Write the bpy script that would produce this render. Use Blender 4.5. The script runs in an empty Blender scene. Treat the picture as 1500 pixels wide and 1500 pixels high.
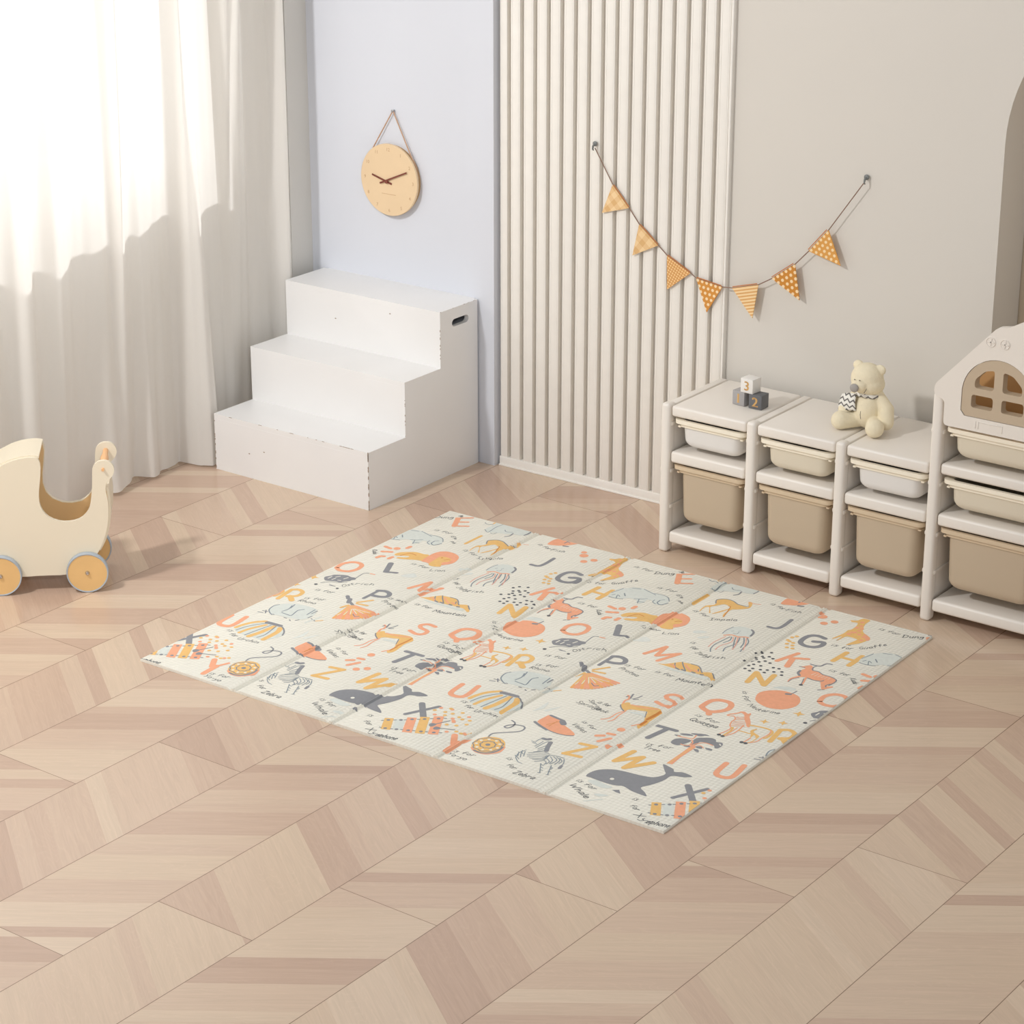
import bpy, bmesh, math, random
from mathutils import Vector, Matrix
from mathutils.geometry import tessellate_polygon
random.seed(7)
SC = bpy.context.scene
COL = SC.collection
PI = math.pi

# ---------------------------------------------------------------- materials
def lin(c):
    return tuple((x / 255 / 12.92) if x / 255 <= .04045 else ((x / 255 + .055) / 1.055) ** 2.4 for x in c) + (1,)

def new_mat(name):
    m = bpy.data.materials.new(name); m.use_nodes = True
    nt = m.node_tree; nt.nodes.clear()
    out = nt.nodes.new('ShaderNodeOutputMaterial')
    bs = nt.nodes.new('ShaderNodeBsdfPrincipled')
    nt.links.new(bs.outputs[0], out.inputs[0])
    return m, nt, bs

def mat(name, rgb, rough=.5, var=.02, scale=12, bump=0, metal=0, spec=.5, bscale=None):
    """plain procedural material: base colour with a faint noise variation and optional bump"""
    m, nt, bs = new_mat(name)
    bs.inputs['Roughness'].default_value = rough
    bs.inputs['Metallic'].default_value = metal
    bs.inputs['Specular IOR Level'].default_value = spec
    tc = nt.nodes.new('ShaderNodeTexCoord')
    nz = nt.nodes.new('ShaderNodeTexNoise'); nz.inputs['Scale'].default_value = scale; nz.inputs['Detail'].default_value = 4
    nt.links.new(tc.outputs['Object'], nz.inputs['Vector'])
    cr = nt.nodes.new('ShaderNodeValToRGB'); L = lin(rgb)
    cr.color_ramp.elements[0].position = .3; cr.color_ramp.elements[1].position = .7
    cr.color_ramp.elements[0].color = tuple(v * (1 - var) for v in L[:3]) + (1,)
    cr.color_ramp.elements[1].color = tuple(min(1, v * (1 + var)) for v in L[:3]) + (1,)
    nt.links.new(nz.outputs['Fac'], cr.inputs['Fac']); nt.links.new(cr.outputs['Color'], bs.inputs['Base Color'])
    if bump:
        n2 = nt.nodes.new('ShaderNodeTexNoise'); n2.inputs['Scale'].default_value = bscale or scale * 6; n2.inputs['Detail'].default_value = 3
        nt.links.new(tc.outputs['Object'], n2.inputs['Vector'])
        b = nt.nodes.new('ShaderNodeBump'); b.inputs['Strength'].default_value = bump; b.inputs['Distance'].default_value = .002
        nt.links.new(n2.outputs['Fac'], b.inputs['Height']); nt.links.new(b.outputs['Normal'], bs.inputs['Normal'])
    return m

def math_node(nt, op, a, b=None, c=None):
    n = nt.nodes.new('ShaderNodeMath'); n.operation = op
    for i, v in enumerate((a, b, c)):
        if v is None: continue
        if isinstance(v, (int, float)): n.inputs[i].default_value = v
        else: nt.links.new(v, n.inputs[i])
    return n.outputs[0]

def mix_col(nt, fac, a, b, mode='MIX'):
    n = nt.nodes.new('ShaderNodeMix'); n.data_type = 'RGBA'; n.blend_type = mode
    if isinstance(fac, (int, float)): n.inputs[0].default_value = fac
    else: nt.links.new(fac, n.inputs[0])
    for i, v in ((6, a), (7, b)):
        if isinstance(v, tuple): n.inputs[i].default_value = v
        else: nt.links.new(v, n.inputs[i])
    return n.outputs[2]

# ---------------------------------------------------------------- mesh helpers
def box(bm, x0, x1, y0, y1, z0, z1, bev=0, seg=2, mi=0, M=None):
    """axis aligned box with optionally rounded edges"""
    vs = [bm.verts.new((x, y, z)) for x in (x0, x1) for y in (y0, y1) for z in (z0, z1)]
    fs = [bm.faces.new([vs[i] for i in q]) for q in ((0, 1, 3, 2), (4, 6, 7, 5), (0, 4, 5, 1), (2, 3, 7, 6), (0, 2, 6, 4), (1, 5, 7, 3))]
    for f in fs: f.material_index = mi
    new = list(vs)
    if bev:
        es = list({e for f in fs for e in f.edges})
        r = bmesh.ops.bevel(bm, geom=es, offset=bev, segments=seg, profile=.5, affect='EDGES', clamp_overlap=True)
        new = list({v for f in r['faces'] for v in f.verts} | {v for f in fs if f.is_valid for v in f.verts})
        for f in r['faces']: f.material_index = mi
    if M is not None:
        bmesh.ops.transform(bm, matrix=M, verts=new)
    return new

def plate(bm, outer, y0, y1, holes=(), mi=0, fn=None):
    """extruded polygon in the xz plane (outline, holes) between two y values; fn maps (x,y,z) on"""
    fn = fn or (lambda x, y, z: (x, y, z))
    loops = [list(outer)] + [list(h) for h in holes]
    flat = [p for l in loops for p in l]
    tris = tessellate_polygon([[Vector((p[0], p[1], 0)) for p in l] for l in loops])
    A = [bm.verts.new(fn(p[0], y0, p[1])) for p in flat]
    B = [bm.verts.new(fn(p[0], y1, p[1])) for p in flat]
    fs = []
    for t in tris:
        try:
            fs.append(bm.faces.new([A[i] for i in t])); fs.append(bm.faces.new([B[i] for i in reversed(t)]))
        except ValueError: pass
    o = 0
    for l in loops:
        n = len(l)
        for i in range(n):
            j = (i + 1) % n
            f = bm.faces.new([A[o + i], A[o + j], B[o + j], B[o + i]]); f.smooth = n > 14; fs.append(f)
        o += n
    for f in fs: f.material_index = mi
    return fs

def tube(bm, pts, r, seg=10, mi=0, caps=True, smooth=True):
    """round tube through points; r is a number or one radius per point"""
    pts = [Vector(p) for p in pts]; n = len(pts)
    rs = r if isinstance(r, (list, tuple)) else [r] * n
    rings = []; up = None
    for i, p in enumerate(pts):
        t = (pts[min(i + 1, n - 1)] - pts[max(i - 1, 0)]).normalized()
        if up is None:
            up = Vector((0, 0, 1)) if abs(t.z) < .9 else Vector((1, 0, 0))
        a = t.cross(up).normalized(); b = a.cross(t).normalized(); up = b
        rings.append([bm.verts.new(p + (a * math.cos(k * 2 * PI / seg) + b * math.sin(k * 2 * PI / seg)) * rs[i]) for k in range(seg)])
    for i in range(n - 1):
        for k in range(seg):
            f = bm.faces.new([rings[i][k], rings[i][(k + 1) % seg], rings[i + 1][(k + 1) % seg], rings[i + 1][k]])
            f.smooth = smooth; f.material_index = mi
    if caps:
        f = bm.faces.new(rings[0][::-1]); f.material_index = mi
        f = bm.faces.new(rings[-1]); f.material_index = mi

def lathe(bm, prof, M, seg=40, mi=0):
    """revolve (r, h) profile about local z, then transform by M"""
    rings = []
    for r, h in prof:
        if r < 1e-6: rings.append([bm.verts.new(M @ Vector((0, 0, h)))])
        else: rings.append([bm.verts.new(M @ Vector((r * math.cos(k * 2 * PI / seg), r * math.sin(k * 2 * PI / seg), h))) for k in range(seg)])
    for a, b in zip(rings, rings[1:]):
        for k in range(seg):
            q = []
            for v in (a[k % len(a)], a[(k + 1) % len(a)], b[(k + 1) % len(b)], b[k % len(b)]):
                if v not in q: q.append(v)
            if len(q) > 2:
                f = bm.faces.new(q); f.material_index = mi; f.smooth = True

def ellipsoid(bm, c, r, rot=None, u=20, v=14, mi=0):
    M = Matrix.Translation(c) @ (rot.to_4x4() if rot else Matrix()) @ Matrix.Diagonal((r[0], r[1], r[2], 1))
    res = bmesh.ops.create_uvsphere(bm, u_segments=u, v_segments=v, radius=1, matrix=M)
    for vt in res['verts']:
        for f in vt.link_faces: f.smooth = True; f.material_index = mi

def catmull(pts, closed=False, n=4):
    N = len(pts)
    if N < 3: return list(pts)
    g = (lambda j: pts[j % N]) if closed else (lambda j: pts[min(max(j, 0), N - 1)])
    o = []
    for i in range(N if closed else N - 1):
        a, b, c, d = g(i - 1), g(i), g(i + 1), g(i + 2)
        for k in range(n):
            t = k / n
            o.append(tuple(.5 * ((2 * b[q]) + (c[q] - a[q]) * t + (2 * a[q] - 5 * b[q] + 4 * c[q] - d[q]) * t * t + (3 * b[q] - a[q] - 3 * c[q] + d[q]) * t ** 3) for q in range(len(b))))
    if not closed: o.append(tuple(pts[-1]))
    return o

def obj(name, bm, mats, parent=None, loc=None, M=None, autosmooth=False, recalc=True):
    if recalc: bmesh.ops.recalc_face_normals(bm, faces=bm.faces)
    me = bpy.data.meshes.new(name); bm.to_mesh(me); bm.free()
    me.set_sharp_from_angle(angle=math.radians(38))
    for m in (mats if isinstance(mats, (list, tuple)) else [mats]): me.materials.append(m)
    o = bpy.data.objects.new(name, me); COL.objects.link(o)
    if parent: o.parent = parent
    if M is not None: o.matrix_local = M
    if loc is not None: o.location = loc
    return o

def thing(name, label, cat, loc=(0, 0, 0), rotz=0, group=None):
    o = bpy.data.objects.new(name, None); COL.objects.link(o); o.empty_display_size = .05
    o.location = loc; o.rotation_euler = (0, 0, rotz)
    o['label'] = label; o['category'] = cat
    if group: o['group'] = group
    return o

def tag(o, label, cat, group=None):
    o['label'] = label; o['category'] = cat
    if group: o['group'] = group
    return o

def struct(name, bm, m, label=None, **k):
    o = obj(name, bm, m, **k); o['kind'] = 'structure'
    if label: o['label'] = label
    return o

BM = bmesh.new
PRINT = """
L|y|17|1491.6,330.4 1480.7,253.1 1530.5,314.9 1523.2,234.3 1570.5,303.9
L|g|18.5|851,235.4 906.6,169.2
L|g|13|854.5,155.5 901.7,247.7
L|g|15|1458.8,499.7 1517.6,501.9
L|g|17|1490.9,496.8 1477.2,421.6
S|c|16.5|865.7,403.4 872.6,340.1 897.4,328.9 918.5,347.1 910.9,419.3
S|c|17.5|1492.2,678.5 1494.6,717.9 1511.4,737.5 1539.9,741.5 1556.5,727.2 1560.6,698.4 1545.9,671.8 1523.7,657.7 1496.3,669.8 1492.2,678.5
L|c|18|1526.6,656.9 1535,642.9
L|y|17.5|1513.4,888 1502.1,959.2 1562.6,895.9 1553.1,971
L|c|15|1509,1063.5 1533.9,1144.5
L|c|14|1526.5,1101.2 1576.7,1126.2
L|c|19|1539,1100.6 1552,1047.3
L|y|17|1646.2,1231.9 1641,1158.2
L|y|14|781.1,1183.9 832.4,1184.2
L|y|17|832.6,1226.1 830.9,1145.4
S|g|16.5|1544.5,1284.9 1518.7,1290.1 1498.3,1275.6 1493.8,1242.2 1501.8,1215.1 1525.5,1204.1 1550.6,1212.6 1561.5,1234.3 1555.5,1256.2 1528.6,1246.3
S|g|13|1395.8,1348.6 1398.4,1291.3 1390,1266.5 1364.8,1263.6
S|c|14.5|1419.4,692 1392.3,694.6 1377.2,677.5 1388.9,660.9 1419.9,652 1422.6,629.2 1405,616.7 1374.8,626
L|c|14|1170.1,882.6 1196.5,961 1205.4,890.6 1255,941.8 1228.1,862.5
S|c|15.5|879.8,882.5 874.8,919 890.3,946.9 914.6,954.1 934.7,941.7 941.5,909.9 929.8,880.5 901.7,871.6 879.8,882.5
L|g|19|998.3,1010.4 1027.2,949.9
L|g|12|1026,943.7 1062.3,959.7
L|g|12|1106.9,738.7 1106.9,814
S|g|16|1105.1,810.9 1126.2,821.4 1149.5,812.8 1156.8,789.8 1136.1,775.1 1114.1,771.9
L|c|19|932.3,1454.9 962.6,1393.7
L|c|10|925.6,1455.9 967.8,1488.5
L|c|10|945.9,1425.5 978.9,1448.2
L|c|10|961.9,1392.4 1002,1417.7
L|y|11|1088.3,1286.3 1089.1,1372.7
L|y|15.5|893.7,583.6 882.1,661.8
S|y|14.5|882.1,661.8 902.4,674.7 925.1,663.1 927.9,633.7 906,614.2
L|y|19|912.5,618.8 937.2,597.5
L|y|14|1350.1,285.7 1394,293.8 1345.7,211.6 1394.5,219.6
L|c|18|1044.1,130 1069.7,90.3
L|c|18|1082.8,39.6 1079.4,100.1
L|c|10|1079.1,97 1093.9,135.3
Q|g|0|1467.9,136.9 1466.1,161.3 1475.9,185.7 1501.9,207.5 1535.6,217.3 1578.3,221.9 1610.1,229.9 1624,243.6 1631.2,266 1616.7,284.7 1595.4,311.9 1617.7,308.1 1634,302.3 1643.4,290.9 1659.3,300.3 1675.7,301 1696.5,294.6 1678.3,278.5 1657.2,271.8 1647.9,261.9 1647.6,237.5 1640.9,212.3 1632.2,190.4 1620.3,164.9 1641.2,149.7 1658.8,133 1641.7,131.4 1611.5,134.8 1579.7,144.7 1563.9,138.5 1544.2,133.9 1512.9,133.8 1482.6,136.4
P|g|0|1566.7,110.4 1581.9,121.8 1596.3,105.2 1582.9,105
E|w|6|1532.9,162.1
Q|b|0|1486.2,118 1502.3,132.6 1537.9,126.3 1559.9,123 1545.3,106.4 1510.8,106.9
Q|b|0|1540.9,65.7 1563.5,78.7 1577.8,78.4 1558.9,59.9
L|b|4|1542.2,17.2 1574.9,52.8
P|c|0|1599.5,321.3 1599.5,397.3 1598.3,436.6 1595.7,455 1604.6,454.6 1613.7,449 1612.6,413.3 1611.7,372.8 1616,324.6
L|y|3|1604.4,324.8 1604.9,397.8 1605.7,438.6
Q|g|0|1543.8,431.5 1540.1,456.1 1553.9,471.4 1573.8,476.7 1583.6,470.1 1576.2,444.5 1566,428.4
Q|g|0|1587.9,463 1585.5,495.3 1600.2,509.2 1617.2,519.3 1632.1,518.3 1641.5,506.6 1656.2,511.6 1665.7,498.1 1665.1,477.5 1656.6,472.8 1646.6,484.5 1625.5,486.4 1605.7,481.1 1605.7,462.1 1596.3,454.1
Q|g|0|1525.4,479.9 1540.4,483.8 1545.4,480.4 1533.8,475.6
Q|g|0|1534.5,493.3 1550.7,504.8 1567.3,506.3 1568.2,500.1 1547.9,490.5
Q|g|0|1557.4,513 1575,522.1 1593.5,529.8 1606.5,527.4 1588.9,518.3 1571.3,509.2
Q|g|0|1575.3,512.1 1584.6,525.5 1595.6,521.7 1585.8,509.2
Q|g|0|1577.7,442.1 1592.6,446 1599.7,439 1586,433.2
Q|g|0|1614,434.4 1625.4,439.2 1634.9,425.9 1625.1,425.6
Q|g|0|1609.4,451.3 1624,460.3 1630.6,449.5 1619.2,444.8
Q|g|0|1635.7,459.9 1653.9,462.8 1658,453.7 1643.4,452
S|c|4|1537.9,478.5 1559.9,480.5 1578.9,487.2 1576.8,509.7
S|c|4|1581.3,478.6 1591.9,465.9 1591.7,452.1
S|c|4|1570.2,440.2 1584.6,440.3 1598.3,455.5 1616,483 1644.6,483.1
S|c|3|1600.6,451.7 1616.6,463.1 1633.1,454.7
L|w|4|1655.4,500.9 1661.7,495.2
S|c|4|1580.5,666.8 1588.7,666.9 1596.9,672.8 1609.6,659.1 1610.7,637.4 1619.1,615.3 1628.5,605.3 1628.8,583.3 1620.9,550.1
S|c|6|1580.5,666.8 1582.7,676.9 1593.5,690.3 1599.9,703.4
Q|c|0|1596.3,705.5 1607.4,714.5 1621.1,707.1 1625.3,715.8 1630.8,708.3 1634.5,693.9 1653.3,667.7 1667.7,638.8 1660.1,636.1 1647.3,652.2 1630.1,673.7 1615.2,697.2
S|y|7|799,638.7 817.1,643.2 842.3,647.2 864,643.3 874.6,628.7 875.2,601.7 871.3,590.7
S|c|4|864,643.3 869.6,619.6 866.2,589.8 864.4,561.2 846.4,537.5
S|y|5|791.8,591.8 809.3,593.2 826.8,594.7 824.3,614.9 826.2,627.4
Q|y|0|817.8,610.3 824.6,626.3 828.8,607.1 854.1,594.9 854.4,578.6 839.5,592.6 839.3,573.3 829.9,591.4
S|c|4|840.4,571.4 838.7,542.9 833.4,536.4
S|y|3|854.9,581.7 854.8,554.4 846.9,540.6
S|y|6|1628.5,605.3 1632.6,608.2 1637.6,584 1635.2,549.3
S|c|4|1648.5,636.2 1652.5,605.7 1651,577 1639.6,549.6
S|c|3|1642.4,615.2 1641.8,592.6 1640.3,563.9
S|c|3|1605.8,673.4 1616.4,675.3 1625,684.3
S|c|3|1607.4,666 1619.9,669.3 1629,677.5
S|c|3|1609.4,657.9 1623.8,662.5 1633.4,669.9
S|c|3|1614,645.3 1630.4,651.4 1640.4,658
S|c|3|1616.7,636 1635,643.5 1645.5,649.3
S|c|3|1619.4,626.7 1639.6,635.5 1650.6,640.5
S|c|3|1622.1,617.4 1644.3,627.7 1655.6,631.9
E|k|6|1623.7,549.3
E|k|6|1636.4,547.3
E|k|6|834.1,535.3
E|k|6|846,536.2
*|y|15|820.2,681.8
*|y|15|866.4,703.5
*|y|18|873.2,779.5
Q|c|0|1584.1,813.2 1577.1,837.7 1581.9,860.1 1599,880 1623.7,894.6 1651,896.3 1675.5,890.1 1693.1,873.3 1703.4,848.5 1703.3,819.5 1689.7,794.2 1668.2,778.9 1640.4,774.6 1612,783.4 1593.7,796.6
Q|b|0|1592.2,896 1609.3,920.2 1637.7,928.5 1653.3,921.7 1636,906.4 1614.3,902.9
L|g|10|1643.7,882.2 1653.2,886
S|g|4|1653.2,886 1656.5,899 1658.4,914.6
Q|c|0|1582.5,1065.9 1591.5,1075.4 1603.3,1093.2 1616.7,1084.1 1629.4,1065.3 1642.5,1065.3 1665.3,1054 1680.8,1055.9 1698.7,1053.4 1711.4,1047.2 1716.8,1032.9 1712,1011.4 1710.6,992.4 1724.1,1002 1728.4,996.1 1721,981.8 1714.4,968.2 1708.1,966.7 1692.3,991.4 1677.9,1011.3 1659.9,1007.5 1639.1,1010.9 1648.7,972.3 1645.2,963.8 1634.3,998.3 1631.6,1011.7 1618,1002 1608.8,980.2 1607.1,957.8 1603.8,957.2 1600,983.1 1611.4,1009.5 1611.2,1018.5 1598.7,1028 1597.7,1042.7 1599.2,1053 1602.4,1064.5
S|g|6|1599.6,1099.9 1616.6,1099.5 1630.3,1105 1633.6,1121 1638,1130.4 1650.8,1133.2
S|g|4|757.8,1086.3 754.6,1074.7 762.6,1055.7 781.2,1056.6 801.1,1046.2 822.4,1046.1 846.4,1038.8 853.8,1022.9 850.3,990.3
S|g|8|1597.7,1042.7 1600,1025.8 1611.9,1012.9
S|g|4|1582.5,1065.9 1596.9,1070
S|g|3|1607.3,957.3 1607.1,979 1617.5,998.6
S|g|3|1633.1,1000.5 1645.2,963.8
S|g|4|776.1,1000.9 796.9,997.5 817.5,1003.1 821.9,1012.3
S|g|4|847.3,1000.2 843.5,985.5 848.2,976.8
S|g|4|838.6,947.3 844.6,953.4
S|g|4|848.5,954.9 852.2,958.8
L|w|1.5|1638,1034.5 1642.2,1052.8
L|w|1.5|1648.6,1034.7 1652.4,1051.5
L|w|1.5|1659.1,1034.9 1662.6,1050.2
L|w|1.5|806.7,1025.1 809.8,1038.9
L|w|1.5|817.2,1025.3 819.9,1037.6
L|w|1.5|827.7,1025.5 830.1,1036.3
E|k|6|1646.7,958.9
E|k|5.2|1431.6,1009.6
E|k|5.2|1431.6,1074.8
E|k|5.2|1442.9,1092.4
E|k|5.2|1467.8,1103.7
E|k|5.2|1446.9,1052.7
E|k|5.2|1459,1065.7
E|k|5.2|1476.7,1075.2
E|k|5.2|1468.1,1058.3
E|k|5.2|1492.3,1069.2
E|k|5.2|1455.9,1037
E|k|5.2|1451.2,1024.2
E|k|5.2|1470.5,1026.6
E|k|5.2|1482.6,1041.6
E|k|5.2|1500.7,1037.5
E|k|5.2|1467,1002.3
E|k|5.2|1459.2,987.3
E|k|5.2|1488.8,1005.4
E|k|5.2|1461.3,962.8
E|k|5.2|1479.7,975.9
E|k|5.2|1524.9,1015.5
E|k|5.2|1501.1,981.9
E|k|5.2|1541.8,1018.3
E|k|5.2|1479.7,957.4
E|k|5.2|1518.9,990.9
E|k|5.2|1540.6,990.9
E|k|5.2|1559.4,1004.3
E|k|5.2|1520.3,970.9
E|k|5.2|1569.7,984
Q|y|0|1542,1450.8 1558.9,1459 1563.7,1477 1572,1484.8 1590.4,1483.4 1591.4,1464.6 1592.4,1445.9 1605.6,1407.2 1619.1,1388.2 1637.1,1377.3 1654.2,1361.2 1651.8,1336 1643.8,1311.6 1621.4,1281.7 1617.6,1285.5 1625.4,1326.6 1624.3,1335.2 1601.9,1338 1587.3,1332.4 1582.4,1295.9 1577.8,1294.6 1578.6,1329 1565.5,1298 1561.6,1301.8 1571.3,1349.4 1570.4,1377.4 1576.9,1391.6 1576.1,1419.8 1568.8,1443.6 1550.9,1440.6
E|c|7|1584.2,1411.2
E|c|7|1600.3,1393.9
E|c|7|1599.4,1412.4
E|c|7|1595.6,1376.2
E|c|7|1613.1,1369.7
E|c|7|1588,1370.8
E|c|7|1632.3,1359.7
E|c|7|1643.6,1358.3
E|c|7|1588.9,1429
E|c|7|1578.5,1455.4
E|c|7|1585.8,1355
E|c|7|1638.1,1335.6
Q|c|0|1621.5,1380.4 1638.2,1375.2 1656,1357.8 1652.5,1341.2 1636.7,1358.1
L|g|3|1578.6,1293.2 1580.9,1298.6
L|g|3|1625.7,1280.1 1629.3,1286.4
E|c|12|1487.6,1382.8
E|c|12|1508.4,1410.3
E|c|10|1444.7,1448.2
E|c|15|1460.1,1424.7
E|y|6.5|1469.7,1250.5
E|y|6.5|1461.7,1236.2
E|y|6.5|1460.2,1211.7
E|y|6.5|1472,1186.4
E|y|6.5|1484.1,1202.5
E|y|6.5|1491.7,1184.6
E|y|6.5|1485,1163.2
E|y|6.5|1502.1,1166
E|y|6.5|1469.7,1206.2
Q|b|0|842,1186.2 837,1214.8 841,1246 856.5,1269.1 877.6,1288.3 903.8,1294.7 940.5,1284.5 975.8,1285.6 1004.1,1273.8 1023.3,1247.8 1017.1,1219.8 993.2,1210.6 975.3,1229.4 959.5,1226.1 961.7,1203.9 948.7,1186.8 930.7,1205.6 907.1,1204.7 892.4,1190.2 868.2,1180.9
S|n|3|846.6,1181.5 866.2,1179.5 894.2,1187.5
S|n|3|837.8,1211.3 846.7,1241.9 849.9,1260.4
S|n|3|849.6,1195.6 854.3,1207
S|n|3|874.1,1181.2 864,1205.9 876.3,1198.7
S|n|4|873.5,1228.7 886.9,1212.6
S|n|3|921.3,1210.8 939.5,1219.8 954.3,1234.3
S|n|3|935.4,1216.9 948.7,1186.8
S|n|3|941.7,1197.6 961.7,1203.9
S|n|3|871.1,1279.5 897.3,1286
S|n|3|948.1,1281.9 975.8,1285.6 1000.7,1279.3 1019.2,1256.8
S|n|3|978,1239.3 981.5,1222 997.3,1213.5
S|n|4|993.8,1242.6 996.3,1224.6 1013,1216.9 1024.7,1240.9
S|n|3|992.1,1245.4 1002.8,1256.9
S|n|3|905.6,1291.9 959.3,1273.8
Q|y|0|957.8,1080.2 963.5,1103.6 984.1,1122.2 1005.5,1135.1 1034.9,1135.2 1054.2,1137.4 1070.6,1088 1055.2,1084.6 1031.7,1075.5 1009.9,1063.7 984.6,1057.1 983.6,1067.9 1005.5,1079.7 1008.5,1093.3 984.9,1084.2 970.7,1074
Q|c|0|1058.1,1117.1 1055.6,1153.8 1063.9,1182.8 1084.2,1197.3 1110.8,1197 1134.5,1186.9 1149.6,1167 1157.7,1134.9 1151.7,1111.7 1138.5,1091 1143,1079.2 1126.1,1078.4 1114.4,1073.9 1085.3,1083.3 1064.6,1083.7
Q|y|0|1092.3,1118.6 1091.2,1148.4 1112.7,1156.1 1134.6,1148.8 1138.4,1128.7 1125.5,1111.9 1141.3,1081.8 1117.7,1068.7 1097.9,1077.1
L|c|14|892.9,1115.6 917,1110.8
L|c|14|911.5,1075.8 938.3,1089.5
L|c|14|929.6,1025.6 931.6,1040.8 941.7,1045.7
L|c|14|966.1,1040.1 967.4,1056.3
L|c|14|958.8,1145.3 959.1,1161.2
E|c|12|934.4,1123.2
S|o|4|1118.1,1133.2 1124.5,1141.6 1133.2,1144
S|o|4|980.8,1081.3 995,1114.5 1019.7,1112.8
E|o|4|1101.2,1144
Q|y|0|802.6,1497.7 814.4,1503.5 832.4,1504.4 848.4,1498.7 836.9,1492.3 819.7,1490.2
Q|y|0|1134.8,1339.1 1135.4,1357.8 1153.3,1372.1 1176.4,1372.7 1201.8,1359.2 1224.3,1355.6 1239.8,1358.8 1222,1389.4 1226.5,1396.6 1237.1,1388.3 1247.1,1356.2 1235.6,1336.3 1220.8,1321.9 1208.2,1309 1212.1,1273 1218.3,1250.5 1215.2,1248.3 1206,1268.7 1202.5,1308.8 1191.4,1273.7 1177.6,1248.4 1177.7,1257.8 1194.3,1303 1197,1320.5 1187.4,1329.3 1169.6,1334.7 1155,1310.2 1146.1,1296 1149.6,1282.8 1168.6,1253.6 1164.9,1251 1144.2,1286.8 1133,1278.8 1137.2,1242.9 1131,1257.9 1128.4,1291.2 1142.2,1307.3 1146.4,1319.8
S|g|4|1144.1,1326 1133.5,1346.1 1135.4,1357.8 1155.3,1373.6 1180.1,1371.4 1201.8,1359.2 1228.4,1358.5 1237.6,1365.1
S|c|3|1222,1389.4 1235.5,1391.1 1246.9,1391.4 1260.9,1397.4
S|o|3|1187.4,1329.3 1196.4,1324 1217.3,1249.7
Q|b|0|1063.3,1428.7 1063.5,1478 1058.9,1516 1092,1510.6 1142.5,1505.5 1200.5,1502.1 1200,1457.4 1166,1445.2 1143.6,1433.2 1113.6,1424 1087.3,1413.4
S|g|5|1161.6,1450.1 1164.4,1427.9 1155.9,1412.3
S|g|4|1200.5,1502.1 1202.1,1479 1200,1457.4
S|n|3|1120.9,1461.6 1133.5,1450.3 1155.6,1457.9
S|n|3|1065,1425.8 1087.3,1413.4 1082.2,1466.7 1089.5,1504.7
S|n|3|1027.9,1477.4 1041.2,1470.3 1061.4,1476.5
L|y|6|1056.3,1485.2 1055.3,1509.3
S|n|2|1097,1412.1 1110.4,1409.6 1113.6,1424
Q|c|0|1304.8,1444.4 1301.7,1477.9 1309.8,1499.6 1328.4,1512.8 1350.7,1519.2 1365.6,1523.4 1392.1,1506.6 1382.9,1492.2 1367,1469.1 1348.1,1451.7 1325.4,1441 1311.6,1437.5
L|g|8|1358.9,1455.5 1373.7,1459.7
L|g|5|1347.3,1478.7 1348.9,1494
S|g|3|1328.5,1497 1342,1498.7 1361.7,1489
Q|b|0|1278.5,1142.1 1275.5,1166.2 1278.6,1194.6 1292.6,1214.4 1314.7,1220.4 1334.5,1215.7 1350.7,1197.4 1356.5,1168.1 1346.1,1157 1321.6,1150.6 1299.5,1140.1
S|c|6|1290.2,1131.9 1306.6,1147.3 1330.2,1145.6 1346.1,1157 1357.1,1157.4
S|g|7|1337,1213.7 1351.7,1199.6 1357,1172.1
S|n|3|1278.5,1142.1 1276,1170.2 1281.1,1200.2
S|n|3.5|1310.3,1131.5 1306.7,1099.4 1302.3,1059.7 1307.7,1027.2 1318.8,1006.4
S|n|3.5|1314.3,1134.3 1322.6,1110.7 1315.9,1084
S|n|3.5|1325.8,1138.8 1341.6,1102.3 1360.8,1065.1
S|n|3.5|1337.2,1143.3 1350.6,1101.4 1340,1057.6 1347.7,1030.5
S|n|3.5|1347.1,1150.3 1365.3,1119.2 1375.5,1082.8
S|n|3.5|1356.6,1153.4 1376.2,1127 1384.4,1081.9 1389.4,1056.7
S|d|3|1298.8,1127 1291.1,1073.6 1295.7,1033.2
S|d|3|1319.8,1134.5 1332.6,1103.2 1320.2,1057.9 1323,1027.4
S|d|3|1331.7,1143 1354.6,1089.7 1363.3,1056.1
S|d|3|1356.1,1149.4 1375.3,1111.7 1390.3,1071.7
S|n|2|1292.7,1170.9 1297.1,1177.8
S|n|2|1310.2,1179.7 1314.6,1186.6
S|n|2|1304.4,1160.6 1315.5,1161.1 1315.3,1175.8
Q|f|0|1200.7,1105.4 1211.5,1120.6 1237.8,1124.4 1224.6,1103.8
Q|f|0|1234.3,1073.6 1255.5,1099.8 1261.3,1085.5 1241.4,1071.3
Q|y|0|1304.4,551.2 1304.7,566.8 1316.6,578.3 1328.3,568.1 1352.1,579 1377.3,587.7 1405.1,592.2 1422.7,580.3 1429.7,567.1 1423.6,538.6 1428.8,506.4 1431.4,478.4 1422.8,460.4 1411.5,470.2 1414.9,496.5 1400,527.9 1389.4,556.6 1369.6,551.6 1344.5,542.9 1336.6,531.2 1334.1,523.3 1318,536.3
S|c|6|1304.3,563.4 1299.1,581.4 1302.1,592.8
S|c|7|1302.1,592.8 1298.7,606 1288.3,614.2
S|g|5|1288.9,605.2 1291,609.9
S|g|5|1303.3,603 1296.2,626.1 1296.6,629.5
S|g|4|1311.3,602.5 1317.9,616.5 1321.7,634.8
S|g|4|1314.5,601.6 1325.1,609.2
S|c|4|1336.6,531.2 1326.4,499.6 1325.1,462.4 1310.8,443.2
S|c|4|1337.6,525.8 1337,495.1 1340.9,461.7 1334.5,442.2
S|g|4|1304.4,551.2 1314.9,537.1 1333.2,522.7
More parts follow.
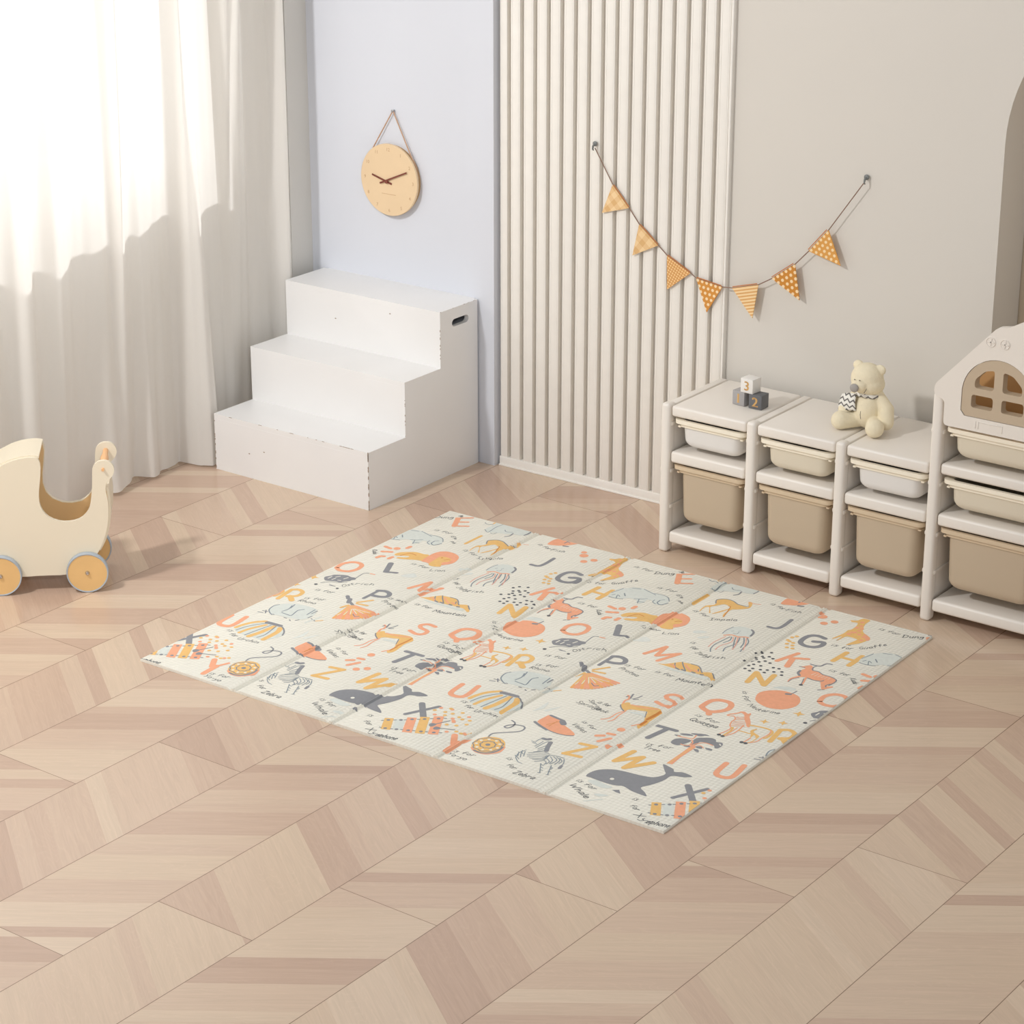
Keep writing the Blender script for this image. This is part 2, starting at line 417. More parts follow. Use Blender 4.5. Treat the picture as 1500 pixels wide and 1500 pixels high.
S|g|3|1402.6,523.7 1387.6,555.4
S|c|5|1412.3,476.7 1402,457.5
S|c|6|1330,569.4 1365.9,573.5 1404.2,585.5
S|o|7|1412.7,515.8 1416.5,557.8 1416.5,582
S|o|6|1415.8,479.2 1416.6,509.6
Q|b|0|1349,527.9 1367.9,538.3 1385.9,542 1400.9,522.5 1384.2,528.7 1361.4,524.5
L|c|13|1357.9,350.8 1373.1,362.2
L|c|13|1376.4,380.3 1393.2,383.5
E|c|12|1391.7,420.6
L|c|13|1381.1,325.8 1397.6,358
E|c|11|1419.6,317.7
E|c|11|1442.9,339.3
Q|y|0|1239,845.2 1257.5,855.4 1274.2,876.6 1287.9,894.5 1294.7,895.6 1319.6,899.5 1347.7,897.8 1364.7,882 1374.2,870.3 1399.1,881.9 1417,864.1 1432.4,844.6 1427.7,838.2 1404.7,852.2 1382.9,852 1356.3,851.4 1327.5,846.3 1303.8,844.8 1278.6,845.5 1253.3,846.1
Q|b|0|1263.5,837.8 1307,839.7 1344.4,842.9 1378.7,842.9 1410.3,847.1 1405.2,831.3 1361.6,830.7 1317.8,830.1 1283.2,830.2
S|g|4|1277.6,879 1286.2,863.3 1298.1,850
S|g|4|1292.2,895.7 1305.9,877.4 1329.6,850.9
S|g|4|1319.6,899.5 1344.7,898.8 1363.8,881.4
S|g|4|1364.3,878.7 1376.8,866.1
S|g|4|1403.3,878.8 1423.9,856.8
S|g|4|1355.2,881.5 1362.2,867.9
L|g|7|1317.1,851.2 1330.1,848.1
L|g|7|1350.3,853.3 1359.4,852.4
L|g|7|1379.9,852.9 1386.3,854.4
L|g|7|1298.1,850 1310.3,846.3
S|c|6|1267.9,862.7 1283.6,861.4 1292,851.9
S|c|6|1308.4,885.4 1328.6,868.7 1344.7,858.5
S|c|6|1347.6,869.8 1364,863
Q|g|0|898.9,800.7 907.9,820.1 912.2,833 932.5,845.5 948.7,852.5 966.7,849 983.4,851.2 990.8,840.2 984.9,829.5 984.1,819.2 972.7,809.2 967.2,794.3 952.2,793.3 931.8,785.2 916.5,780.8
S|g|3|984.9,849 981.9,872.9 980.6,898.2 993,907
S|c|5|998.9,906 1014.5,907.9
S|g|3|919.7,757.2 936.2,778.7 963.7,791.8 983.2,808.9
S|g|3|949.8,762.6 974.3,760.9
S|g|3|955.9,757.4 971.1,761.8
E|k|6|914.8,739.6
E|k|5|990.9,751.7
S|w|4|914.6,798.9 915.9,816.1
S|w|4|931.1,797.6 933.9,812.6
S|w|4|949.8,804.5 958.3,807.4
S|w|4|927.9,821.4 935.5,833.3
S|w|4|958,823.3 962.6,839.6
L|g|13|1056.2,722.5 1069.6,709
L|g|15|1077.6,708.4 1089.9,686.2
L|g|10|1094.2,689.3 1119.7,673.6
L|o2|10|1110.4,667 1129.5,565.6
L|c|10|1113.1,664.8 1138.5,569.2
L|c|10|1115.7,662.8 1147.3,573
L|o2|10|1118.1,661 1155.9,577.2
L|c|10|1120.3,659.7 1164.2,581.8
L|c|10|1122.1,658.8 1172,587.1
L|o2|10|1123.6,658.5 1179.4,593.2
L|c|10|1124.6,658.8 1186.2,600
L|c|10|1125.3,659.7 1192.5,607.6
L|o2|10|1125.5,661.2 1198.2,616.1
L|c|10|1125.4,663.3 1203.5,625.2
L|c|10|1124.9,665.9 1208.4,635.1
L|o2|10|1124.2,668.8 1212.9,645.4
L|c|10|1123.3,672.1 1217.2,656.2
L|c|10|1122.3,675.5 1221.4,667.1
L|y|8|1111.7,667.9 1124.4,592.9
L|w|2.5|1125.7,647.3 1125.5,587.7
L|c|8|1112.7,668.6 1131.4,599.9
L|y|8|1113.7,669.3 1138.4,606.9
L|w|2.5|1128.2,649.1 1139.4,601.6
L|c|8|1114.7,670 1145.4,613.9
L|y|8|1115.7,670.8 1152.4,620.9
L|w|2.5|1130.8,650.9 1153.4,615.6
L|c|8|1116.7,671.5 1159.4,627.9
L|y|8|1117.7,672.2 1166.4,634.9
L|w|2.5|1133.3,652.8 1167.4,629.6
L|c|8|1118.7,672.9 1173.4,641.9
L|y|8|1119.7,673.6 1180.4,648.9
L|w|2.5|1135.9,654.6 1181.4,643.6
L|c|8|1120.7,674.3 1187.4,655.9
L|y|8|1121.7,675 1194.4,662.9
L|w|2.5|1138.4,656.4 1195.4,657.6
L|c|8|1122.7,675.7 1201.4,669.9
L|y|9|1103.3,668.1 1096,641.4
L|y|9|1111.3,701.5 1139.9,742.3
L|y|9|1116.9,693.1 1152.5,700.1
S|g|3|1158.8,622.5 1176.4,611 1185.2,620.2
Q|b|0|939.8,335.7 941.6,381.1 966.3,417.2 993.2,432.7 1034.4,432.5 1070,406.6 1089.3,376.9 1082.2,343 1064.2,315.9 1025.8,317.2 992.7,315.3 965.7,317.7
S|y|13|937.3,341.3 942.7,370.8 957.2,403.4 981,427.7
S|y|12|971.6,318.3 976.3,350.8 989.1,385.5 998.9,407.2
S|y|17|1012,314.6 1021,349.9 1023.9,381 1026.7,412.3
S|y|17|1062.9,322.1 1062.8,361.6 1059.9,392.1 1049.3,413.7
S|n|4|951.7,326 959.9,364.7 978.6,400.1 994,418.4
S|n|4|996.5,314.4 1001.7,350.6 1013.1,413.7
S|n|4|1037.8,322.2 1044.5,352.2 1030.9,415.3
L|g|16|989.7,424.3 1037.9,427.6
S|g|5|1037.9,427.6 1056.6,418.9 1078.2,397.9 1089.3,376.9
Q|b|0|929.3,499.8 921.9,532.7 936.4,562.2 962,580.4 1003,590.5 1048.4,584.6 1069.9,539.6 1062.6,504.5 1033.9,491.5 1005.8,486.4 981.9,484.4 953.6,479.3
S|n|4|929.3,549.4 921.9,532.7 928.6,503.1 946.2,485.3 961.4,477.3
S|n|4|970.5,513.9 974.7,539.7 966.7,564.6
S|n|4|975.8,506.4 999.5,504.4 1013.6,506.9 1005.1,546.2 1014.7,564.4
S|n|4|1048.1,539.1 1044.1,581.6
S|n|4|967.8,576.8 975.3,547.8
L|g|4|912.9,469.1 929.2,473.2
L|g|4|918.1,484.2 935.1,487.2
L|g|4|924.8,492.7 937.4,475.2
L|g|4|961.8,481.3 966.7,481.1
L|g|4|1005.5,482.4 1015.3,482
L|g|4|1030.7,478 1036.3,474.6
L|g|4|1047.2,486 1053.9,494.5
L|g|4|1066.3,522 1067.8,538
L|g|4|1055.2,551.7 1055.7,578.5
L|g|4|1078.1,523 1099,515.5
L|y|5|1101.1,517 1115.1,533
S|b|6|1082.7,489.1 1086.4,506.5 1092.7,552.1
Q|f|0|1127.6,375.4 1130.7,406.4 1131.3,450.3 1144.4,409
Q|f|0|1151.1,399.3 1177.1,446.7 1164.7,401.9
Q|c|0|1176.2,332.5 1177.6,363.5 1181.9,382.9 1208.1,375.5 1233.9,373.6 1248,355.4 1281.5,339.2 1302.3,326.3 1306.1,315.5 1284.9,303.6 1251.5,301.9 1215.7,308.4 1189.1,321.5
S|g|9|1172.9,323.7 1194.7,313.4 1227.1,302
S|g|4|1217.6,305.7 1253.3,299.3 1285.6,302.5 1307.2,313.9
S|g|9|1185.7,382.4 1209.7,378.2 1232.7,375.2
L|g|18|1233.4,369.2 1243.9,358.9
L|o|2|1209.3,327.8 1226.3,364.1
L|o|2|1219.5,323.1 1221.6,360.8
S|g|5|1124,175.5 1122,197.8 1143.9,221.3 1172.7,249.8 1175.1,271.4 1163.4,283 1142.1,278.3 1126.8,265 1123.1,250.3 1134.7,249 1139.9,266.3 1133.3,285.7 1116.7,294.1
Q|y|0|1118.4,105.1 1107.5,140.2 1117.4,165.3 1134.4,180.6 1159.3,184.9 1181.1,173.1 1197.6,146 1200.7,117.4 1186.7,93.6 1163.2,83 1138.4,88.4
S|c|7|1126.8,95.6 1149.6,82.5 1175.2,85.5 1192.1,100.6 1202.3,120.1 1196.2,148.9
S|g|7|1141.3,86.7 1164.7,85.7 1187.6,102 1195.2,125.1 1192.3,146.1
R|g|3.5|1151.6,134.9|0.021
R|g|3.5|1151.6,134.9|0.04
E|g|7|1151.6,134.9
A|w|4.5|1151.6,134.9|0.032 0
A|w|4.5|1151.6,134.9|0.032 40
A|w|4.5|1151.6,134.9|0.032 80
A|w|4.5|1151.6,134.9|0.032 120
A|w|4.5|1151.6,134.9|0.032 160
A|w|4.5|1151.6,134.9|0.032 200
A|w|4.5|1151.6,134.9|0.032 240
A|w|4.5|1151.6,134.9|0.032 280
A|w|4.5|1151.6,134.9|0.032 320
S|g|12|1250.9,252.5 1260.7,253.3 1268.1,260.1
S|g|13|1280.8,244.1 1289.4,219.2 1300.2,196
S|n|2.6|1244.8,226.3 1246.1,244.4 1255.5,255.8
S|n|2.6|1233.8,222.3 1248.5,221.1
S|n|2.6|1241.5,216.2 1256.2,214.9
S|n|2.6|1258.8,201.3 1260.3,214 1261,237.8
S|n|2.6|1266.5,195.1 1268.2,227.4 1272.6,246.1
S|n|2.6|1274.7,193.3 1282.3,221.9
S|n|2.6|1280.1,185.5 1291.8,213.2
S|n|2.6|1276.3,171.3 1298.4,198.6
S|n|2.6|1268.4,158 1290,181.1 1311.9,189
S|n|2.6|1271.5,148.7 1297.1,170.8 1317.7,185.5
S|n|2.6|1276.8,141.1 1299.6,157.4 1320.7,176.2
S|n|2.6|1286.7,136.7 1311.3,150.4 1320.2,172
S|n|2.6|1298.8,134 1319.3,148.6 1321.4,165.3
S|n|2.6|1310.4,127.1 1325.1,145.1 1321.2,180.4
S|n|2.6|1253.1,170.1 1247.8,143.3 1255.3,118.1
S|n|2.6|1244.2,148.4 1256.3,126.5
S|n|2.6|1246.8,161.8 1256,141.5 1265.6,125.5
S|n|2.6|1255.3,118.1 1274.1,101.2 1290.2,97.7
S|n|2.6|1247,127.5 1267.5,115.4
S|n|2.6|1247,154.3 1260.5,144.8
S|n|2.6|1256.2,160.8 1268.8,135.4
S|n|2.6|1321.2,180.4 1340.7,186.6 1363.6,187.8
S|n|2.6|1328.8,174.3 1345.6,159.7 1349.2,139.7
S|n|2.6|1335.6,179.2 1354.7,166.2 1353.2,138.8
S|n|2.6|1344.2,181.5 1361.5,171.1 1364,142.7
S|n|2.6|1354.5,181.3 1369.5,169.2 1369.6,154.2
S|n|2.6|1324.9,160.2 1342.2,149.8 1344.1,132.3
S|n|2.6|1327.4,146.8 1338.9,139.9 1341.3,126.6
S|n|2.6|1367.1,182.7 1379.8,161.5 1381.6,144
S|n|2.6|1335.7,122.5 1343.7,120.7
S|n|2.6|1344.4,110 1351.2,107.4
S|n|2.6|1350.8,95.9 1357,96.6
S|n|2.6|1353.7,79.4 1361.1,81
S|n|2.6|1363.6,123.7 1369.8,124.4
S|n|2.6|1371.6,114.5 1371.5,121.9
S|n|2.6|1372.8,100.5 1380.2,102
S|n|2.6|1378.6,82.4 1385.2,84.9
S|n|2.6|1331.1,126.8 1360,80.2
S|n|2.6|1360.7,132.8 1382,84.8
L|g|9|1386.2,132.3 1383.9,145.6
P|y|0|823.6,103.2 845.5,115.8 882.4,52.9 856.4,43.2
P|b|0|852,114.5 875.2,128 908.3,71.4 883.8,59.8
P|c|0|872.1,142.6 894.8,155.2 940.6,72.7 915.6,61.9
P|y|0|898.7,165.8 921.7,179.2 972.8,88 948.4,76.5
P|c|0|927.2,190.3 950.5,205.7 1005.7,105.6 980.5,91.8
E|g|5.5|839.9,98.7
E|g|5.5|864.4,53.7
E|g|5.5|890.3,140
E|g|5.5|923.6,79.3
E|g|5.5|917.2,161
E|g|5.5|956.4,93.9
E|g|5.5|946.5,186.1
E|g|5.5|988.5,109.2
E|g|5.5|868.1,118.8
E|g|5.5|893.6,66.2
L|g|4|826.6,86.2 830.4,88.9
L|g|4|852.4,107 857.6,110.7
L|g|4|875.3,124.5 879.2,128.5
L|g|4|902.5,148.7 907.7,152.4
L|g|4|928.8,172.2 934.6,176.3
L|g|4|957.8,195.9 963.7,198.9
L|g|4|847.6,50 853.1,50.9
L|g|4|878.3,60 883.4,61.3
L|g|4|904,72.4 908.6,74.5
L|g|4|934.5,85.9 940.2,88.2
L|g|4|967,100.9 973.3,103
L|g|4|1000.6,117.8 1006.9,119.9
Q|g|0|948.3,139.5 946.8,150.3 956,155.7 963.9,154.2 964.5,141 958.2,133.5
L|g|4|960.7,153.1 979.7,193.5
Q|g|0|971.5,128.2 970,140.7 979.5,144 988.8,140.5 986.2,129.8 978.4,124.3
L|g|4|984.4,139.2 1024.7,156.1
E|y|6|905.1,223.1
E|c|6|910.8,244.3
E|c|6|922.1,200.6
E|y|6|936.3,230.1
E|c|6|942.8,253.7
E|y|6|947.8,212.9
E|y|6|959.4,233.2
E|y|6|978.9,253.2
E|c|6|1008.7,242.4
E|y|6|987.4,226
E|c|6|977.9,208.4
E|y|6|1002.6,220
E|y|6|1024,225.1
E|c|6|993.3,193
E|y|6|987.3,169.1
E|y|6|1012.7,179.5
E|y|6|1031.4,200.6
E|c|6|1013.8,133.6
E|y|6|1034.7,149.7
E|y|6|1052.2,147.5
E|c|6|1060.2,154.4
E|y|6|1069.7,162.9
E|y|6|936.6,256.6
E|c|6|987.5,199.1
Q|f|0|1086.1,951.2 1109.5,988.3 1134.9,965.7 1106.6,945.5
Q|f|0|1201,1101.8 1217.4,1117.3 1231.7,1112.5 1211.3,1094.3
Q|f|0|1233,1072.7 1250.2,1096 1260.4,1088.5 1243.7,1069.2
T|k|26|1496,380.5 1566.1,400.2|is for
T|k|26|1499.7,361 1545.9,365.7|Tree
T|k|26|1505.7,613.5 1583.9,604.2|is for
T|k|30|1507.9,581 1594.7,578.4|Quagga
T|k|26|1533,827.8 1542.4,813.7|is
T|k|26|1548.4,797.3 1580.3,773.2|for
T|k|26|1589.8,756.7 1629.1,741.4|Nec
T|k|26|1630.3,739.4 1691.4,754.3|tarine
T|k|26|1582.9,1249.6 1601.6,1253.6|is
T|k|26|1618.1,1248.8 1648.1,1260.9|for
T|k|26|800.3,1264.5 824.4,1284.4|Gir
T|k|26|823.7,1285.8 854.7,1335.6|affe
T|k|26|800,1078.9 820,1079.8|is
T|k|26|835.6,1076 865.1,1081.1|for
T|k|26|874.3,1070.1 901.2,1041.5|Kudu
T|k|26|777.9,1427.2 846.1,1423.3|is for
T|k|32|864,1415.3 917,1443.6|Dung
T|k|22|918.6,1475 932.7,1470.9|Be
T|k|26|1115.6,1235.2 1177.3,1217.5|is for
T|k|26|1195.7,1203.8 1264.5,1245.2|Impala
T|k|26|1282.8,1417 1337.7,1401.3|is for
T|k|26|1346,1399.4 1390.9,1408.2|Fish
T|k|26|1236.4,1023.7 1251.3,1027.1|is
T|k|26|1253.4,995.8 1278.4,991.9|for
T|k|26|1284.9,972.6 1330.1,963.6|Jelly
T|k|26|1331.5,961.4 1378.7,985.6|fish
T|k|26|1263.1,791.1 1322.6,790.7|is for
T|k|30|1342,777.2 1443.3,804.2|Mountain
T|k|26|1167.4,778.7 1232,781.3|is for
T|k|26|1164.7,751.9 1235.6,734.8|Protea
T|k|26|1243.7,523.3 1284,521.2|is for
T|k|22|1275.7,399.3 1331.7,375|is for
T|k|26|1262.5,369.8 1318.5,345.7|Velies
T|k|26|1095.8,46.5 1162.3,55.7|is for
T|k|26|1093.7,25.8 1155.7,24.4|Yo-yo
T|k|26|1237.2,97.7 1252.4,93.3|is
T|k|26|1261.6,66 1291.5,57.4|for
T|k|30|1301.5,38.5 1364.8,39.4|Zebra
T|k|26|1461,100.7 1527.3,82.6|is for
T|k|30|1459.8,70.6 1535.5,31.2|Whale
T|k|26|958.9,628.5 1020.5,653|is for
T|k|26|955.8,603 1014.1,613.7|Rhino
T|k|26|928.8,309.7 946.3,307.5|is
T|k|26|954.7,291.8 982.4,286.3|for
T|k|26|996.2,278.2 1066.4,289|Urchin
T|k|26|942.3,699.9 1004.5,712.7|is for
T|k|26|996.4,770.2 1014.1,805.2|Ost
T|k|26|1014.4,808.7 1065,835.1|rich
T|k|26|931.5,1322.6 998.6,1325.9|is for
T|k|18|1011,1310.7 1037.2,1297.3|Ele
T|k|18|1039.1,1274.9 1055.5,1262.9|ph
T|k|26|1051.7,1044.2 1117,1042|is for
T|k|26|1134.7,1032.3 1176.8,1054.8|Lion
T|k|26|1636.8,95.8 1651,96.9|is
T|k|26|788.2,54 816.1,41.2|for
T|k|34|822.7,19.3 870.2,0.3|Xyl
T|k|34|870.8,-0.5 931.6,12.1|ophone
T|k|20|1215.2,524.7 1272.8,489.7|Spring
T|k|26|1193,492.4 1300.3,482.4|Springbok"""
# ---------------------------------------------------------------- camera (the studio camera, 2.9 m up, looking down 21 degrees)
cam_d = bpy.data.cameras.new('camera'); cam = bpy.data.objects.new('camera', cam_d); COL.objects.link(cam)
cam.location = (4.879, -6.487, 2.905)
cam.rotation_euler = (math.radians(90 - 20.826), 0, math.radians(36.697))
cam_d.sensor_width = 36; cam_d.lens = 3549 * 36 / 1500; cam_d.clip_end = 60
SC.camera = cam

# ---------------------------------------------------------------- floor
def floor_material():
    m, nt, bs = new_mat('chevron_laminate')
    N = nt.nodes.new; Lk = nt.links.new; mn = lambda *a: math_node(nt, *a)
    geo = N('ShaderNodeNewGeometry'); sep = N('ShaderNodeSeparateXYZ'); Lk(geo.outputs['Position'], sep.inputs[0])
    X, Y = sep.outputs[0], sep.outputs[1]
    W, Lb = .29985, 1.225
    r = mn('DIVIDE', mn('ADD', X, .0054), W); row = mn('FLOOR', r); xl = mn('SUBTRACT', r, row)       # row and place across it
    par = mn('MODULO', mn('ADD', row, 100), 2)                                                        # 1 on odd rows
    sgn = mn('SUBTRACT', 1, mn('MULTIPLY', par, 2))                                                    # even +1, odd -1
    s = mn('ADD', Y, mn('MULTIPLY', mn('MULTIPLY', xl, W * .71), sgn))                                 # along-row place of the slanted strip
    bq = mn('DIVIDE', mn('SUBTRACT', Y, mn('ADD', -1.72, mn('MULTIPLY', row, .306))), Lb)
    board = mn('FLOOR', bq); bl = mn('SUBTRACT', bq, board)
    # strips of uneven width
    s1 = mn('DIVIDE', s, .094); warp = mn('MULTIPLY', mn('SINE', mn('MULTIPLY', s1, 2.3)), .32)
    strip = mn('FLOOR', mn('ADD', s1, warp))
    cmb = N('ShaderNodeCombineXYZ'); Lk(strip, cmb.inputs[0]); Lk(row, cmb.inputs[1]); Lk(board, cmb.inputs[2])
    wn = N('ShaderNodeTexWhiteNoise'); wn.noise_dimensions = '3D'; Lk(cmb.outputs[0], wn.inputs['Vector'])
    ramp = N('ShaderNodeValToRGB'); Lk(wn.outputs['Value'], ramp.inputs['Fac'])
    cols = [(0, (189, 160, 140)), (.22, (197, 169, 148)), (.5, (204, 178, 156)), (.78, (207, 183, 159)), (1, (211, 188, 165))]
    e = ramp.color_ramp.elements
    while len(e) < len(cols): e.new(.5)
    for el, (p, c) in zip(e, cols): el.position = p; el.color = lin(c)
    # wood grain: noise stretched along the strip
    xw = mn('MULTIPLY', xl, W)
    al = mn('ADD', mn('MULTIPLY', xw, .82), mn('MULTIPLY', mn('MULTIPLY', Y, sgn), -.58))
    ac = mn('MULTIPLY', s, .82)
    off = mn('MULTIPLY', wn.outputs['Value'], 7.0)
    gv = N('ShaderNodeCombineXYZ'); Lk(mn('MULTIPLY', al, 5), gv.inputs[0]); Lk(mn('MULTIPLY', ac, 95), gv.inputs[1]); Lk(off, gv.inputs[2])
    gn = N('ShaderNodeTexNoise'); gn.inputs['Scale'].default_value = 1; gn.inputs['Detail'].default_value = 5; gn.inputs['Distortion'].default_value = 1.2; Lk(gv.outputs[0], gn.inputs['Vector'])
    gf = mn('MULTIPLY', mn('SUBTRACT', gn.outputs['Fac'], .5), 1.0)
    g1 = N('ShaderNodeMapRange'); Lk(gn.outputs['Fac'], g1.inputs[0]); g1.inputs[1].default_value = .32; g1.inputs[2].default_value = .68; g1.inputs[3].default_value = .955; g1.inputs[4].default_value = 1.035
    # cathedral grain streaks
    gv2 = N('ShaderNodeCombineXYZ'); Lk(mn('MULTIPLY', al, 2.2), gv2.inputs[0]); Lk(mn('MULTIPLY', ac, 16), gv2.inputs[1]); Lk(off, gv2.inputs[2])
    wv = N('ShaderNodeTexNoise'); wv.inputs['Scale'].default_value = 1; wv.inputs['Detail'].default_value = 1; Lk(gv2.outputs[0], wv.inputs['Vector'])
    rings = mn('ABSOLUTE', mn('SINE', mn('MULTIPLY', wv.outputs['Fac'], 85)))
    g2 = N('ShaderNodeMapRange'); Lk(rings, g2.inputs[0]); g2.inputs[1].default_value = 0; g2.inputs[2].default_value = .5; g2.inputs[3].default_value = 1.035; g2.inputs[4].default_value = 1.0
    tot = mn('MULTIPLY', g1.outputs[0], g2.outputs[0])
    vm = N('ShaderNodeVectorMath'); vm.operation = 'SCALE'; Lk(ramp.outputs['Color'], vm.inputs[0]); Lk(tot, vm.inputs['Scale'])
    # board joints
    dx = mn('MULTIPLY', mn('MINIMUM', xl, mn('SUBTRACT', 1, xl)), W)
    dy = mn('MULTIPLY', mn('MINIMUM', bl, mn('SUBTRACT', 1, bl)), Lb)
    seam = mn('MAXIMUM', mn('LESS_THAN', dx, .0011), mn('LESS_THAN', dy, .0009))
    col = mix_col(nt, mn('MULTIPLY', seam, .75), vm.outputs[0], lin((96, 70, 52)))
    # a few tiny dark knots
    vo = N('ShaderNodeTexVoronoi'); vo.inputs['Scale'].default_value = 2.6; Lk(geo.outputs['Position'], vo.inputs['Vector'])
    kn = mn('LESS_THAN', vo.outputs['Distance'], .008)
    col = mix_col(nt, mn('MULTIPLY', kn, .45), col, lin((120, 92, 72)))
    Lk(col, bs.inputs['Base Color'])
    bs.inputs['Roughness'].default_value = .24; bs.inputs['Specular IOR Level'].default_value = .5
    b = N('ShaderNodeBump'); b.inputs['Strength'].default_value = .25; b.inputs['Distance'].default_value = .001
    Lk(mn('SUBTRACT', mn('MULTIPLY', gn.outputs['Fac'], .12), seam), b.inputs['Height']); Lk(b.outputs['Normal'], bs.inputs['Normal'])
    return m

bm = BM(); box(bm, -1.3, 6.0, -7.4, .45, -.05, 0)
struct('floor', bm, floor_material())

# ---------------------------------------------------------------- walls
m_blue = mat('cool_white_paint', (213, 215, 222), .6, .008, 3, .05)
m_greige = mat('greige_paint', (217, 211, 202), .65, .008, 2, .06)
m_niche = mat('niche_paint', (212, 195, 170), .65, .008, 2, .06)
m_grey = mat('grey_door_paint', (206, 202, 195), .5, .01, 3)
m_dark = mat('dark_gap', (60, 58, 56), .8)
m_slat = mat('cream_slats', (240, 235, 227), .5, .015, 20, .1)
m_slatback = mat('cream_slat_backing', (226, 209, 178), .6, .02, 20)

H = 2.75; HL = 5.4  # HL: left wall above view, raised to block the window sun
bm = BM(); box(bm, -1.15, -.012, -.029, .16, 0, H)
struct('wall_back_left', bm, m_blue)
# right wall with the arched niche
ang = .0155
def wfn(x, y, z): return (x, y + .011 + (x - .89) * ang, z)
xa, xb, zs = 1.828, 2.858, 1.38
R = (xb - xa) / 2
arch = [(xa, 0)] + [(xa + R - R * math.cos(t * PI / 40), zs + R * math.sin(t * PI / 40)) for t in range(41)] + [(xb, 0)]
out = [(-.012, 0)] + arch + [(4.6, 0), (4.6, H), (-.012, H)]
bm = BM(); plate(bm, out, .012, .19, fn=wfn)
struct('wall_back_right', bm, m_greige)
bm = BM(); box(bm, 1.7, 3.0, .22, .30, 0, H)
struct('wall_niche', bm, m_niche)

# slatted panel: backing, 17 slats with rounded edges, plinth
bm = BM()
def sfn(v): return Matrix.Rotation(.0165, 4, 'Z')
Ms = Matrix.Rotation(.0165, 4, 'Z')
pitch = .05382; x0 = .0905
box(bm, 0, .898, .010, .0215, 0, H, mi=1, M=Ms)
for k in range(-2, 15):
    a = x0 + k * pitch + .0075; b = a + .0385
    a = max(a, -.004) if k > -2 else .0; 
    if k == -2: b = .0295
    box(bm, a, b, -.0085, .012, .033, H, .003, 2, M=Ms)
    box(bm, a + .0055, a + .0075, -.0092, -.006, .035, H, 0, M=Ms)
    if b - a > .03: box(bm, b - .0075, b - .0055, -.0092, -.006, .035, H, 0, M=Ms)
box(bm, .890, .900, -.0085, .012, .033, H, .002, 1, M=Ms)
struct('trim_1', bm, [m_slat, m_slatback], 'cream vertical slatted wall panel')
bm = BM(); box(bm, -.004, .902, -.0105, .012, .0, .034, .002, 2, M=Ms); box(bm, -.004, .93, -.0155, -.0095, 0, .006, .001, 1, M=Ms)
struct('baseboard_back', bm, m_slat)

# left wall: grey pier with a door gap beside the corner, then the recessed window wall
bm = BM()
box(bm, -1.15, -.84, -.142, -.029, 0, HL)
box(bm, -1.15, -.848, -.146, -.142, 0, HL, mi=1)
box(bm, -1.15, -.842, -.205, -.146, 0, HL)
struct('wall_pier', bm, [m_grey, m_dark])
# window wall stands behind the curtain; opening from sill to head
th = math.radians(0)
wy0, wy1, wz0, wz1 = -2.9, -.57, 1.075, 2.60
def lw(x, y, z):      # plan skew of the window wall, added to slope the sunlit edge on the curtain
    t = (-.205 - y)
    return (x - t * .10, y, z)
def lbox(bm, x0, x1, y0, y1, z0, z1, mi=0):
    vs = [bm.verts.new(lw(x, y, z)) for x in (x0, x1) for y in (y0, y1) for z in (z0, z1)]
    for q in ((0, 1, 3, 2), (4, 6, 7, 5), (0, 4, 5, 1), (2, 3, 7, 6), (0, 2, 6, 4), (1, 5, 7, 3)):
        f = bm.faces.new([vs[i] for i in q]); f.material_index = mi
bm = BM()
lbox(bm, -1.16, -1.06, -7.6, -.205, 0, wz0); lbox(bm, -1.16, -1.06, -7.6, -.205, wz1, HL)
lbox(bm, -1.16, -1.06, wy1, -.205, wz0, wz1); lbox(bm, -1.16, -1.06, -7.6, wy0, wz0, wz1)
struct('wall_left', bm, m_grey)
m_frame = mat('white_window_frame', (226, 226, 224), .4)
bm = BM()
lbox(bm, -1.15, -1.10, wy0, wy1, wz0, wz0 + .035); lbox(bm, -1.15, -1.10, wy0, wy1, wz1 - .035, wz1)
for yy in (wy0, -2.08, wy1 - .035): lbox(bm, -1.15, -1.10, yy, yy + .035, wz0, wz1)
fr = struct('window_1', bm, m_frame)
mg, nt, bs = new_mat('window_glass')
tr = nt.nodes.new('ShaderNodeBsdfTransparent'); gl = nt.nodes.new('ShaderNodeBsdfGlossy'); gl.inputs['Roughness'].default_value = .02
mx = nt.nodes.new('ShaderNodeMixShader'); mx.inputs[0].default_value = .05
nt.links.new(tr.outputs[0], mx.inputs[1]); nt.links.new(gl.outputs[0], mx.inputs[2]); nt.links.new(mx.outputs[0], nt.nodes['Material Output'].inputs[0])
for ya, yb in ((wy0 + .035, -2.08), (-2.045, wy1 - .035)):
    bm = BM(); lbox(bm, -1.128, -1.124, ya, yb, wz0 + .035, wz1 - .035); obj('window_pane', bm, mg, fr)

# ---------------------------------------------------------------- curtain
mc, nt, bs = new_mat('sheer_linen')
nt.nodes.remove(bs)
df = nt.nodes.new('ShaderNodeBsdfDiffuse'); tl = nt.nodes.new('ShaderNodeBsdfTranslucent'); tp = nt.nodes.new('ShaderNodeBsdfTransparent')
df.inputs[0].default_value = lin((246, 242, 236)); tl.inputs[0].default_value = lin((248, 245, 240))
wvn = nt.nodes.new('ShaderNodeTexNoise'); wvn.inputs['Scale'].default_value = 900
tcn = nt.nodes.new('ShaderNodeTexCoord'); nt.links.new(tcn.outputs['Object'], wvn.inputs['Vector'])
bp = nt.nodes.new('ShaderNodeBump'); bp.inputs['Strength'].default_value = .1; bp.inputs['Distance'].default_value = .001
nt.links.new(wvn.outputs['Fac'], bp.inputs['Height']); nt.links.new(bp.outputs[0], df.inputs['Normal'])
m1 = nt.nodes.new('ShaderNodeMixShader'); m1.inputs[0].default_value = .42
m2 = nt.nodes.new('ShaderNodeMixShader'); m2.inputs[0].default_value = .06
